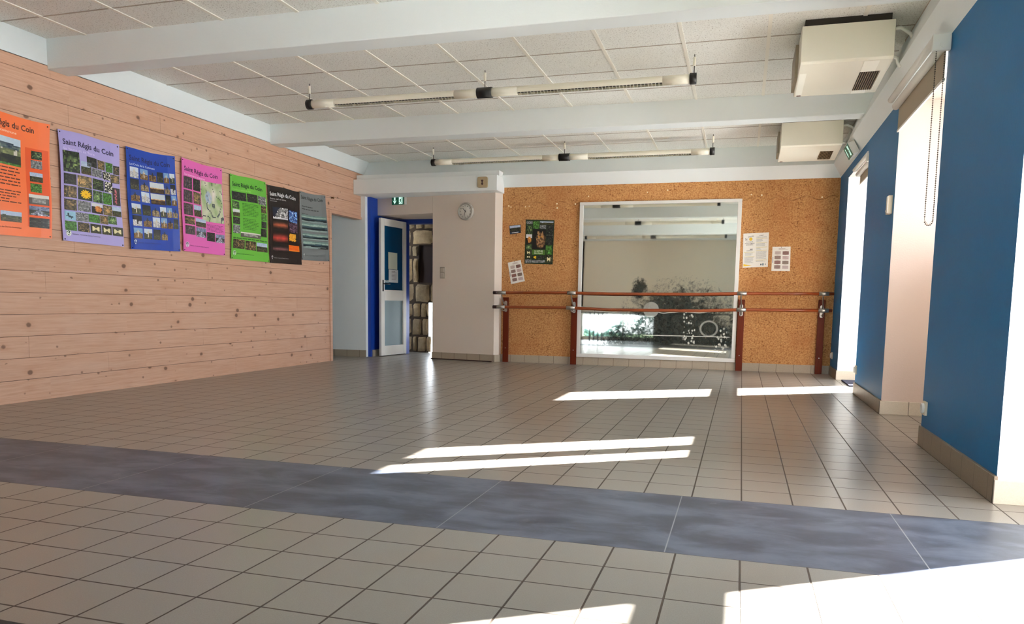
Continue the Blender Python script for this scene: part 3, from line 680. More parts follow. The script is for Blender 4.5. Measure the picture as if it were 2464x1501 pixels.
t = thing('hanging_wire', 'thin dark wire stretched behind the row of posters', 'wire', (XL, 8.9, 2.1)); part(wi, 'wire', steel, t)
part(MB().tube([(XL - .002, 8.915, 2.106), (XL + .035, 8.915, 2.106)], .009, 10).tube([(XL + .033, 8.915, 2.106), (XL + .040, 8.915, 2.106)], .014, 12), 'nail', mat('brass', (120, 84, 50), .4, .7), t)

# ------------------------------------------------------------------ mirror
Mx0, Mx1, Mz0, Mz1 = -2.055, -.052, .101, 2.093
t = thing('wall_mirror', 'large white framed dance mirror with worn blotchy silvering', 'mirror', ((Mx0 + Mx1) / 2, YB, Mz0))
fr = MB(); fw = .048
for (a, b, c, d) in ((Mx0, Mx1, Mz0, Mz0 + fw), (Mx0, Mx1, Mz1 - fw * .8, Mz1), (Mx0, Mx0 + fw, Mz0 + fw, Mz1 - fw * .8), (Mx1 - fw, Mx1, Mz0 + fw, Mz1 - fw * .8)): fr.box(a, b, YB - .03, YB, c, d)
part(fr, 'frame', wpaint, t, .004)
g = G('old_mirror'); g.b.inputs['Metallic'].default_value = 1; g.b.inputs['Roughness'].default_value = .025
xn = g.m_('DIVIDE', g.m_('SUBTRACT', g.x, Mx0), Mx1 - Mx0); zn = g.m_('DIVIDE', g.m_('SUBTRACT', g.z, Mz0), Mz1 - Mz0)
def ell(cx, cz, rx, rz):
    return g.m_('ADD', g.m_('POWER', g.m_('DIVIDE', g.m_('SUBTRACT', xn, cx), rx), 2), g.m_('POWER', g.m_('DIVIDE', g.m_('SUBTRACT', zn, cz), rz), 2))
nL = g.noise(g.comb(xn, 0, zn), 7, 8, .7, .6); nF = g.noise(g.comb(xn, 0, zn), 46, 6, .75)
blob = None
for e in ((.66, .17, .38, .30), (.40, .45, .05, .07), (.62, .32, .24, .11), (.86, .12, .16, .14), (.42, .13, .28, .14)):
    q = g.m_('SUBTRACT', 1.25, ell(*e)); blob = q if blob is None else g.m_('MAXIMUM', blob, q)
st_ = g.ss(g.m_('ADD', blob, g.m_('MULTIPLY', g.m_('SUBTRACT', g.m_('ADD', g.m_('MULTIPLY', nL, .5), g.m_('MULTIPLY', nF, .5)), .47), 5.0)), .15, 1.1)
st_ = g.m_('MULTIPLY', st_, g.ss(zn, .055, .10))
specks = g.m_('MULTIPLY', g.m_('SUBTRACT', 1, g.ss(g.vor(g.comb(xn, 0, g.m_('MULTIPLY', zn, .8)), 60), .28, .42)),
              g.m_('MAXIMUM', g.m_('MULTIPLY', g.m_('MULTIPLY', g.ss(xn, .675, .68), g.ss(g.m_('SUBTRACT', 1, xn), .245, .25)), g.m_('MULTIPLY', g.ss(zn, .10, .11), g.ss(g.m_('SUBTRACT', 1, zn), .68, .69))),
                   g.m_('MULTIPLY', g.m_('MULTIPLY', g.ss(xn, .87, .88), g.ss(g.m_('SUBTRACT', 1, xn), .05, .06)), g.m_('MULTIPLY', g.ss(zn, .04, .06), g.ss(g.m_('SUBTRACT', 1, zn), .78, .80)))))
def scratch(cz, amp, x0_, x1_, w=.0035):
    wv = g.m_('MULTIPLY', g.m_('SUBTRACT', g.noise(g.comb(xn, cz, 0), 5, 2), .5), amp)
    d = g.m_('ABSOLUTE', g.m_('SUBTRACT', g.m_('SUBTRACT', zn, cz), wv))
    return g.m_('MULTIPLY', g.m_('SUBTRACT', 1, g.ss(d, w * .4, w)), g.m_('MULTIPLY', g.ss(xn, x0_, x0_ + .02), g.ss(g.m_('SUBTRACT', 1, xn), 1 - x1_, 1.02 - x1_)))
lit = g.m_('MAXIMUM', g.m_('MULTIPLY', specks, .9), g.m_('MAXIMUM', scratch(.305, .05, .10, .85), scratch(.155, .012, .42, .97)))
r1 = g.m_('SQRT', ell(.475, .318, .052, .052)); disc = g.m_('MULTIPLY', g.m_('SUBTRACT', 1, g.ss(r1, .9, 1.0)), .8)
r2 = g.m_('SQRT', ell(.835, .205, .056, .052)); ring = g.m_('MULTIPLY', g.m_('SUBTRACT', 1, g.ss(g.m_('ABSOLUTE', g.m_('SUBTRACT', r2, .9)), .06, .14)), .7)
df_ = g.n.new('ShaderNodeBsdfDiffuse'); g.L.new(g.mix(g.m_('MAXIMUM', g.m_('MAXIMUM', lit, g.m_('MULTIPLY', disc, .75)), g.m_('MULTIPLY', ring, .6)), g.mix(nF, (12, 15, 14), (60, 66, 62)), (206, 208, 200)), df_.inputs[0])
g.base((244, 247, 240))
ms = g.n.new('ShaderNodeMixShader'); g.L.new(g.m_('MAXIMUM', g.m_('MULTIPLY', st_, .92), g.m_('MULTIPLY', g.m_('MAXIMUM', g.m_('MAXIMUM', lit, disc), ring), .9)), ms.inputs[0])
g.L.new(g.b.outputs[0], ms.inputs[1]); g.L.new(df_.outputs[0], ms.inputs[2]); g.L.new(ms.outputs[0], g.n['Material Output'].inputs[0])
Mt = Matrix.Translation((0, YB - .018, 1.1)) @ Matrix.Rotation(-.0085, 4, 'X')
part(MB().box(Mx0 + fw - .004, Mx1 - fw + .004, 0, .005, Mz0 + fw - 1.104, Mz1 - fw * .8 - 1.096, 0, Mt), 'mirror_glass', g.m, t)

# ------------------------------------------------------------------ ballet barre
t = thing('ballet_barre', 'double wooden ballet barre on four dark red posts', 'barre', (-1, 9.75, 0))
posts = [-3.025, -2.092, -.005, .912]
PX = []
for i, x in enumerate(posts):
    w = .078
    pz = MB(); pz.box(x - w / 2, x + w / 2, YB - .055, YB - .031, 0, .865 + .006 * i)
    o = part(pz, 'post', redwood, t, .004)
    part(MB().tube([(x, YB - .058, .19), (x, YB - .054, .19)], .006, 8), 'screw', metal, o)
def wob_(x): return .004 * math.sin(x * 2)
r1p = [(x, 9.60, .924 + .0075 * (x + 3.1) + (-.010 if -1.9 < x < -.2 else 0)) for x in (-3.14, -3.0, -2.1, -1.6, -1.0, -.5, 0, .5, 1.02)]
r2p = [(x, 9.56, .737 + .0055 * (x + 3.1) + (-.020 if -1.9 < x < -.2 else 0)) for x in (-3.13, -3.0, -2.1, -1.6, -1.0, -.5, 0, .5, 1.005)]
part(MB().tube(r1p, .0195, 14), 'rail', railwood, t); part(MB().tube(r2p, .0195, 14), 'rail', railwood, t)
for (pts) in (r1p, r2p): part(MB().tube([Vector(pts[0]) - Vector((.006, 0, 0)), Vector(pts[0]) + Vector((.055, 0, 0))], .0225, 14), 'end_cap', mat('dark_cap', (40, 14, 12), .4), t)
def zat(pts, x):
    for a, b in zip(pts, pts[1:]):
        if a[0] <= x <= b[0]: return a[2] + (b[2] - a[2]) * (x - a[0]) / (b[0] - a[0])
    return pts[-1][2]
for x in posts:
    br = MB(); za, zb = zat(r1p, x), zat(r2p, x)
    pl = []
    for k in range(12):
        an = math.pi * k / 11; pl.append((x + .02 * math.cos(an), .80 + .02 * math.sin(an)))
    pl += [(x - .02, .69), (x - .012, .675), (x + .012, .675), (x + .02, .69)]
    i = len(br.v); br.v += [(p[0], YB - .062, p[1]) for p in pl] + [(p[0], YB - .055, p[1]) for p in pl]; n = len(pl)
    br.f.append(tuple(i + k for k in range(n))); br.mi.append(0); br.c.append(None); br.sm.append(False)
    for k in range(n): k2 = (k + 1) % n; br.f.append((i + k, i + k + n, i + k2 + n, i + k2)); br.mi.append(0); br.c.append(None); br.sm.append(False)
    br.tube([(x, YB - .06, .77), (x, 9.70, .775), (x, 9.66, .80), (x - .01, 9.615, za - .03), (x, 9.60, za - .015)], .008, 8)
    br.tube([(x, YB - .06, .70), (x, 9.66, .69), (x, 9.58, zb - .035), (x, 9.56, zb - .015)], .008, 8)
    o = part(br, 'bracket', metal, t)
    for z, y in ((za, 9.60), (zb, 9.56)):
        part(MB().tube([(x - .055, y, z), (x + .055, y, z)], .0235, 16), 'sleeve', metal, o)

# ------------------------------------------------------------------ things on the cork wall
def flat_place(TL, TR, BR, BL, y=YB - .003):
    def place(u, v, off=0):
        x = (TL[0] * (1 - u) + TR[0] * u) * (1 - v) + (BL[0] * (1 - u) + BR[0] * u) * v
        z = (TL[1] * (1 - u) + TR[1] * u) * (1 - v) + (BL[1] * (1 - u) + BR[1] * u) * v
        return (x, y - off - .004 * math.sin(math.pi * v) * u, z)
    return place
def sheet(place, t, m, name='sheet', n=6):
    sh = MB()
    for j in range(n):
        for i in range(n):
            q = [(i / n, (j + 1) / n), ((i + 1) / n, (j + 1) / n), ((i + 1) / n, j / n), (i / n, j / n)]
            sh.quad([place(u, v, .0006) for u, v in q], 0, None, True); sh.quad([place(u, v, -.0004) for u, v in q][::-1], 0, None, True)
    part(sh, name, m, t)
paper = mat('white_paper', (238, 236, 230), .6)
pl_ = flat_place((-2.781, 1.889), (-2.392, 1.874), (-2.405, 1.304), (-2.790, 1.314))
t = thing('poster', 'dark green nature poster of animal photos around an owl', 'poster', (-2.59, YB, 1.3))
sheet(pl_, t, mat('sheet_dark_green', (26, 46, 22), .4))
its = [('grey', .03, .03, .24, .10), ('leaf', .26, .03, .48, .20, 3), ('land', .50, .03, .97, .10, 5), ('green', .03, .115, .24, .32, 2), ('grey', .50, .115, .72, .20, 6), ('dark', .74, .115, .97, .26), ('fox', .03, .33, .24, .55, 3), ('dark', .74, .27, .97, .44),
       ('dark', .74, .45, .97, .56), ('green', .03, .565, .24, .68), ('bfly', .03, .69, .24, .80, 3), ('leaf', .74, .57, .97, .78, 9), ('bfly', .03, .81, .24, .88, 6), ('daisy', .28, .81, .44, .89), ('dark', .46, .81, .68, .89), ('grey', .03, .90, .24, .98), ('grey', .26, .91, .72, .97), ('bfly', .74, .79, .97, .98, 8)]
mb = collage(pl_, its, .0014, 8)
for j in range(20):                                           # eagle owl in the middle picture
    for i in range(14):
        a, b = (i + .5) / 14, (j + .5) / 20; f = lambda u, v: pl_(.26 + .46 * u, .215 + .45 * v, .0014)
        nz = noise.noise(Vector((a * 7, b * 9, 3))); body = ((a - .62) / .38) ** 2 + ((b - .55) / .42) ** 2 + nz * .5
        ear = abs(a - .45 - .12 * (b - .3)) < .05 and .12 < b < .35 or abs(a - .72 + .1 * (b - .3)) < .05 and .1 < b < .35
        c = (214, 150, 40) if ((a - .5) ** 2 + (b - .37) ** 2 < .0022 or (a - .72) ** 2 + (b - .37) ** 2 < .0022) else ((168, 126, 84) if ear or (body < .8 and nz > .0) else ((92, 62, 40) if body < .9 else (12, 12, 12)))
        mb.quad([f(i / 14, (j + 1) / 20), f((i + 1) / 14, (j + 1) / 20), f((i + 1) / 14, j / 20), f(i / 14, j / 20)], 0, c)
part(mb, 'photo_collage', photo_m, t)
part(MB().quad([pl_(.26, .79, .0016), pl_(.72, .79, .0016), pl_(.72, .675, .0016), pl_(.26, .675, .0016)]), 'title_panel', mat('panel_leaf', (74, 118, 34), .5), t)
for s_, v in (('LA NATURE', .722), ('DU PILAT', .772)): text_obj(s_, 'title', ink((232, 240, 214)), t, lambda x, y, v=v: pl_(.34 + .30 * x, v - y * .034, .0022), bold=.02)
pl_ = flat_place((-3.009, 1.812), (-2.850, 1.826), (-2.846, 1.716), (-2.996, 1.698))
t = thing('postcard', 'small dark landscape postcard pinned left of the nature poster', 'postcard', (-2.93, YB, 1.7))
sheet(pl_, t, mat('card_edge', (36, 44, 62), .5), n=3)
part(collage(pl_, [('land', .03, .05, .97, .72, 4, 16, 10), ('dark', .1, .3, .9, .7, 6, 14, 6)], .0012), 'photo', photo_m, t)
part(lines_block(pl_, .18, .82, .78, .93, 1, .0014, .8, False), 'caption', ink((230, 230, 230)), t)
def activity_sheet(pl_, label, loc):
    t = thing('notice', label, 'notice', loc, 'printed schedule sheets pinned to the cork wall'); sheet(pl_, t, paper)
    cols = [(206, 190, 184), (140, 104, 96), (150, 128, 118), (210, 188, 186), (146, 104, 98), (142, 126, 114), (152, 126, 120), (206, 190, 190)]
    mb = MB()
    for k in range(8):
        c, r = k % 2, k // 2; u0, v0 = .14 + .43 * c, .17 + .195 * r + .01 * c
        mb.quad([pl_(u0, v0 + .145, .0014), pl_(u0 + .17, v0 + .155, .0014), pl_(u0 + .34, v0 + .145, .0014), pl_(u0 + .34, v0 + .01, .0014), pl_(u0 + .17, v0, .0014), pl_(u0, v0 + .01, .0014)], 0, cols[k])
    part(mb, 'coloured_panels', photo_m, t)
    part(lines_block(pl_, .35, .06, .85, .14, 3, .0014, .4, seed=3), 'heading', ink((150, 120, 120)), t)
    tx = MB()
    for k in range(8):
        c, r = k % 2, k // 2; u0, v0 = .17 + .43 * c, .19 + .195 * r
        part(lines_block(pl_, u0, v0 + .02, u0 + .27, v0 + .13, 4, .002, .22, seed=k), 'text_block', ink((110, 80, 78)), t)
    part(MB().quad([pl_(.04, .66, .0014), pl_(.065, .66, .0014), pl_(.065, .42, .0014), pl_(.04, .42, .0014)]), 'side_text', ink((70, 70, 90)), t)
    p = pl_(.5, .02, .004); part(MB().tube([(p[0], p[1] + .005, p[2]), p], .004, 8), 'pin', black, t)
activity_sheet(flat_place((-3.022, 1.326), (-2.842, 1.362), (-2.780, 1.084), (-2.972, 1.042)), 'tilted white sheet of brown boxes, below the nature poster', (-2.9, YB, 1.05))
activity_sheet(flat_place((.323, 1.515), (.529, 1.516), (.535, 1.224), (.323, 1.226)), 'upright white sheet of brown boxes, right of the large notice', (.43, YB, 1.22))
pl_ = flat_place((-.022, 1.675), (.274, 1.688), (.280, 1.275), (-.012, 1.264))
t = thing('notice', 'large white notice with a yellow sun, just right of the mirror', 'notice', (.13, YB, 1.26))
sheet(pl_, t, paper)
def rect(mb, u0, v0, u1, v1, off=.0014, c=None): return mb.quad([pl_(u0, v1, off), pl_(u1, v1, off), pl_(u1, v0, off), pl_(u0, v0, off)], 0, c)
mb = MB(); n = 18; mb.quad([pl_(.30 + .065 * math.cos(2 * math.pi * i / n), .17 - .05 * math.sin(2 * math.pi * i / n), .0016) for i in range(n)])
part(mb, 'sun_disc', ink((226, 190, 50)), t)
part(MB().quad([pl_(.03, .96, .0014), pl_(.36, .945, .0014), pl_(.2, .925, .0014), pl_(.03, .89, .0014)]), 'yellow_wedge', ink((226, 190, 50)), t)
text_obj('Tri', 'heading', ink((30, 30, 40)), t, lambda x, y: pl_(.07 + .09 * x, .21 - y * .07, .0016), bold=.01)
text_obj('journée', 'heading', ink((30, 30, 40)), t, lambda x, y: pl_(.20 + .22 * x, .12 - y * .05 - .02 * x, .0018), bold=.005)
text_obj('posez !', 'heading', ink((30, 30, 40)), t, lambda x, y: pl_(.64 + .16 * x, .085 - y * .025, .0016), bold=.02)
for s_, v, w in (('LE TRI SELECTIF', .262, .26), ('POUR LA COMMUNE', .305, .38), ('MODE D EMPLOI', .348, .27), ('CONTACT', .52, .24)):
    text_obj(s_, 'heading', ink((36, 36, 50)), t, lambda x, y, v=v, w=w: pl_(.26 - w / 2 + w * x, v - y * .022, .0016), bold=.02)
mb = MB()
for v in (.16, .285, .415, .51, .79): rect(mb, .51, v, .95, v + .008)
for v in (.55, .68): rect(mb, .05, v, .46, v + .008)
part(mb, 'yellow_rules', ink((206, 190, 100)), t)
tx = MB()
for (u0, v0, u1, v1, n) in ((.52, .11, .92, .15, 3), (.52, .18, .78, .27, 5), (.52, .31, .86, .40, 4), (.52, .44, .72, .50, 3), (.52, .54, .93, .77, 11), (.52, .81, .88, .85, 2), (.08, .57, .40, .66, 5), (.07, .70, .42, .88, 9)):
    part(lines_block(pl_, u0, v0, u1, v1, n, .0016, .35, seed=int(v0 * 99)), 'text_block', ink((140, 146, 150)), t)
for a in ((.70, .90, .75, .95, .0016, (50, 70, 90)), (.78, .89, .83, .955, .0016, (60, 110, 130)), (.88, .90, .91, .94, .0016, (90, 120, 130)), (.27, .455, .38, .475, .0016, (60, 60, 66))): part(rect(MB(), *a), 'small_logo', photo_m, t)
ch = [(-3.02, 2.07), (-2.99, 2.055), (-2.79, 2.055), (-2.74, 2.062), (-2.36, 2.03), (-2.365, 2.085), (-2.12, 2.075), (-1.95, 2.17), (.05, 2.14), (.17, 2.13), (.85, 2.09), (-1.2, 2.20), (-.95, 2.22)]
for i, (x, z) in enumerate(ch):
    o = MB().lathe([(.0095, 0), (.008, .002), (.004, .003)], Matrix.Translation((x, YB - .0005, z)) @ Matrix.Rotation(math.radians(90), 4, 'X') @ Matrix.Scale(R.uniform(.7, 1.3), 4), 8).build('chipped_spot', mat('bare_plaster', (240, 226, 196), .9), loc=(x, YB, z))
    tag(o, 'tiny pale chip in the cork covering', 'chip', 'tiny pale chips in the cork covering')
# cracks in the cork joint
# ------------------------------------------------------------------ wall fittings
wall_ang = math.atan2(dx.y, dx.x)
def on_pier(px, z, out=0): p = PL + dx * ((px - PL.x) / dx.x) + nrm.normalized() * out; return Vector((p.x, p.y, z))
c0 = on_pier(-3.60, 2.003)
Mc = Matrix.Translation(c0) @ Matrix.Rotation(wall_ang, 4, 'Z') @ Matrix.Rotation(math.radians(90), 4, 'X')
t = thing('wall_clock', 'round white wall clock with a grey rim and black hands', 'clock', c0)
silver = mat('silver_rim', (176, 172, 164), .45, .2)
part(MB().lathe([(.118, 0), (.118, .02), (.110, .034), (.096, .036), (.092, .022)], Mc, 40), 'rim', silver, t)
part(MB().lathe([(.0925, .0), (.0925, .024), (.001, .0241)], Mc, 40), 'dial', mat('dial_white', (238, 238, 232), .5), t)
def hand(ang, ln, w, z, tail=.018):
    a = math.radians(90 - ang); d = Vector((math.cos(a), math.sin(a), 0)); s_ = Vector((-d.y, d.x, 0)) * w
    P = [Mc @ (v + Vector((0, 0, z))) for v in (d * -tail - s_, d * -tail + s_, d * ln + s_ * .6, d * ln - s_ * .6)]
    return MB().quad(P[::-1]).quad([Mc @ (v + Vector((0, 0, z - .0015))) for v in (d * -tail - s_, d * -tail + s_, d * ln + s_ * .6, d * ln - s_ * .6)])
part(hand(192, .074, .0028, .030), 'minute_hand', black, t); part(hand(318, .062, .004, .0275), 'hour_hand', black, t)
for h_ in range(1, 13):
    a = math.radians(90 - h_ * 30); cx_, cy_ = .076 * math.cos(a), .076 * math.sin(a); w_ = .010 if h_ < 10 else .016
    text_obj(str(h_), 'numeral', ink((30, 30, 30)), t, lambda x, y: Mc @ Vector((cx_ - w_ / 2 + w_ * x, cy_ - .008 + .016 * y, .0255)), bold=.01)
# exit signs
sg = mat('sign_green', (6, 60, 44), .4, emit=(6, 70, 50), es=.25); sw_ = mat('sign_white', (225, 250, 240), .4, emit=(200, 250, 232), es=.4)
def exit_sign(M, label, W=.245, H=.125, D=.05):
    t = thing('exit_sign', label, 'exit sign', M.translation, None)
    part(MB().box(-W / 2, W / 2 + .02, -D, 0, -H / 2, H / 2, 0, M), 'housing', mat('sign_housing', (206, 208, 204), .4), t, .003)
    part(MB().box(-W / 2 - .001, W / 2, -D - .003, -D + .001, -H / 2 - .001, H / 2 + .001, 0, M), 'sign_face', sg, t)
    f = MB(); y = -D - .0045
    def poly(ps): f.quad([M @ Vector((px, y, pz)) for px, pz in ps])
    cx = -W * .25                                             # arrow pointing down
    poly([(cx - .012, .045), (cx - .012, -.002), (cx + .012, -.002), (cx + .012, .045)][::1])
    poly([(cx - .034, .006), (cx, -.048), (cx + .034, .006), (cx + .014, -.010), (cx - .014, -.010)])
    part(f, 'arrow', sw_, t)
    f = MB(); cx = W * .25; door_ = [(cx - .030, -.048), (cx + .030, -.048), (cx + .030, .048), (cx - .030, .048)]; poly(door_)
    part(f, 'doorway_symbol', sw_, t)
    f = MB(); y = -D - .006
    hd = [(cx + .010 + .008 * math.cos(k), .030 + .008 * math.sin(k)) for k in [i * .7 for i in range(9)]]; poly(hd)
    poly([(cx - .004, .018), (cx + .010, .018), (cx + .004, -.008), (cx - .012, -.006)]); poly([(cx - .002, .018), (cx - .020, .008), (cx - .024, -.004), (cx - .018, -.004), (cx - .014, .004), (cx, .010)])
    poly([(cx + .008, .016), (cx + .018, .002), (cx + .026, .006), (cx + .028, .001), (cx + .017, -.006), (cx + .004, .006)])
    poly([(cx - .010, -.006), (cx + .004, -.006), (cx + .016, -.022), (cx + .010, -.046), (cx + .003, -.044), (cx + .006, -.024)]); poly([(cx - .012, -.004), (cx - .002, -.012), (cx - .012, -.030), (cx - .030, -.036), (cx - .030, -.029), (cx - .016, -.024)])
    part(f, 'running_figure', mat('figure_green', (10, 80, 58), .4, emit=(8, 80, 58), es=.2), t)
    return t
p0 = on_pier(-4.66, 2.19, .0); exit_sign(Matrix.Translation(p0) @ Matrix.Rotation(wall_ang, 4, 'Z'), 'green exit sign with down arrow above the doorway', .2, .115, .04)
t = exit_sign(Matrix.Translation((.995, 8.36, 2.36)) @ Matrix.Rotation(math.radians(-90), 4, 'Z') @ Matrix.Rotation(math.radians(28), 4, 'X'), 'green and silver exit light mounted on the cove above the far window', .30, .12, .06)
# keyhole shaped sounder box on the header
t = thing('wall_sounder', 'beige square box with a dark keyhole slot on the header', 'sounder', (-3.275, 9.51, 2.335))
def rbox(mb, cx, cz, s, y0, y1, r=.02, n=5):
    ps = []
    for (sx, sz, a0) in ((1, 1, 0), (-1, 1, 90), (-1, -1, 180), (1, -1, 270)):
        for k in range(n + 1): a = math.radians(a0 + 90 * k / n); ps.append((cx + sx * (s - r) + r * math.cos(a), cz + sz * (s - r) + r * math.sin(a)))
    i = len(mb.v); m_ = len(ps); mb.v += [(p[0], y0, p[1]) for p in ps] + [(p[0], y1, p[1]) for p in ps]
    mb.f.append(tuple(i + k for k in range(m_))); mb.mi.append(0); mb.c.append(None); mb.sm.append(False)
    for k in range(m_): k2 = (k + 1) % m_; mb.f.append((i + k2, i + k, i + k + m_, i + k2 + m_)); mb.mi.append(0); mb.c.append(None); mb.sm.append(False)
    return mb
part(rbox(MB(), -3.275, 2.335, .068, 9.478, 9.512), 'body', mat('beige_box', (172, 156, 124), .6), t, .004)
mb = MB(); kp = [(.012, .03), (-.012, .03), (-.018, .022), (-.008, .004), (-.008, -.006), (-.017, -.024), (-.010, -.030), (0, -.040), (.010, -.030), (.017, -.024), (.008, -.006), (.008, .004), (.018, .022)]
mb.quad([(-3.275 + a, 9.4765, 2.335 + b) for a, b in kp]); part(mb, 'slot', mat('slot_dark', (52, 18, 20), .5), t)
# light switch and sockets
def double_switch(c, ang, label):
    M = Matrix.Translation(c) @ Matrix.Rotation(ang, 4, 'Z')
    t = thing('light_switch', label, 'switch', c)
    part(MB().box(-.04, .04, -.012, 0, -.078, .078, 0, M), 'plate', mat('switch_grey', (176, 168, 156), .5), t, .003)
    for s_ in (-.036, .036): part(MB().box(-.027, .027, -.018, -.01, s_ - .027, s_ + .027, 0, M), 'rocker', mat('switch_pale', (190, 182, 170), .45), t, .004)
double_switch(on_pier(-3.955, 1.19), wall_ang, 'double grey light switch beside the doorway')
def socket(y, z, label, sz=.04):
    t = thing('wall_socket', label, 'socket', (RX, y, z))
    part(MB().box(RX - .012, RX + .001, y - sz, y + sz, z - sz, z + sz), 'plate', ivory, t, .003)
    Ms = Matrix.Translation((RX - .012, y, z)) @ Matrix.Rotation(math.radians(-90), 4, 'Y')
    part(MB().lathe([(.03, 0), (.03, .012), (.022, .014), (.02, .006)], Ms, 20), 'socket_ring', wpaint, t)
socket(4.865, .228, 'white socket low on the near blue pier'); socket(7.66, .225, 'white socket low on the middle blue pier'); socket(9.63, .235, 'white socket low in the corner by the cork wall')
t = thing('thermostat', 'small ivory thermostat on the middle blue pier', 'thermostat', (RX, 6.41, 1.57))
part(MB().box(RX - .03, RX + .001, 6.37, 6.46, 1.505, 1.64), 'body', ivory, t, .004); part(MB().box(RX - .036, RX - .028, 6.372, 6.40, 1.51, 1.635), 'cover', wpaint, t, .002); part(MB().tube([(RX - .035, 6.44, 1.53), (RX - .03, 6.44, 1.53)], .008, 10), 'dial', wpaint, t)

# ------------------------------------------------------------------ door leaf, opened into the hall reveal
H0, H1 = Vector((-4.905, 9.87, 0)), Vector((-4.815, 10.52, 0)); dd = (H1 - H0).normalized(); dl = (H1 - H0).length
Md = Matrix.Translation(H0) @ Matrix.Rotation(math.atan2(dd.y, dd.x), 4, 'Z')
DH = 1.955; th_ = .04
dm = MB()
for (a, b, c, d) in ((0, .085, .01, DH), (dl - .085, dl, .01, DH), (.085, dl - .085, .01, .15), (.085, dl - .085, .80, .95), (.085, dl - .085, DH - .10, DH)): dm.box(a, b, 0, th_, c, d, 0, Md)
dm_o = struct(dm, 'door_1', wpaint, 'white glazed door standing open', bevel=.003)
gq = G('door_glass'); tr = gq.n.new('ShaderNodeBsdfDiffuse'); tr.inputs[0].default_value = lin((14, 66, 104)); gs = gq.n.new('ShaderNodeBsdfGlossy'); gs.inputs['Roughness'].default_value = .04  # opaque teal paints in the blue wall reflected and seen through the glass
mxs = gq.n.new('ShaderNodeMixShader'); fz = gq.n.new('ShaderNodeFresnel'); fz.inputs[0].default_value = 1.5
gq.L.new(fz.outputs[0], mxs.inputs[0]); gq.L.new(tr.outputs[0], mxs.inputs[1]); gq.L.new(gs.outputs[0], mxs.inputs[2]); gq.L.new(mxs.outputs[0], gq.n['Material Output'].inputs[0])
frost = mat('frosted_glass', (132, 156, 166), .35)
struct(MB().box(.083, dl - .083, .017, .023, .948, DH - .098, 0, Md), 'pane', gq.m, par=dm_o)
struct(MB().box(.083, dl - .083, .017, .023, .148, .802, 0, Md), 'frosted_pane', frost, par=dm_o)
struct(MB().box(.03, .055, -.006, 0, .93, 1.09, 0, Md).tube([Md @ Vector((.042, -.004, 1.035)), Md @ Vector((.042, -.045, 1.035)), Md @ Vector((.15, -.05, 1.035))], .008, 8), 'handle', black, par=dm_o)
def door_note(u0, u1, z0, z1, label, m, lines_=0):
    t = thing('notice', label, 'notice', Md @ Vector(((u0 + u1) / 2, .01, z0)))
    part(MB().box(u0, u1, .0135, .0165, z0, z1, 0, Md), 'sheet', m, t)
    if lines_:
        pf = lambda u, v, off=0: Md @ Vector((u0 + (u1 - u0) * u, .0135 - off, z1 - (z1 - z0) * v))
        part(lines_block(pf, .3, .12, .85, .85, lines_, .0012, .3, seed=8), 'text_block', ink((90, 96, 100)), t)
door_note(.20, .43, 1.25, 1.49, 'pale square sheet taped to the upper door glass', mat('note_pale', (196, 204, 190), .6))
door_note(.21, .45, 1.06, 1.245, 'white printed sheet on the door glass under the pale sheet', mat('note_white', (206, 212, 216), .6), 7)
door_note(.10, .21, 1.055, 1.09, 'tiny label on the door glass beside the handle', mat('note_grey', (160, 176, 184), .6), 1)

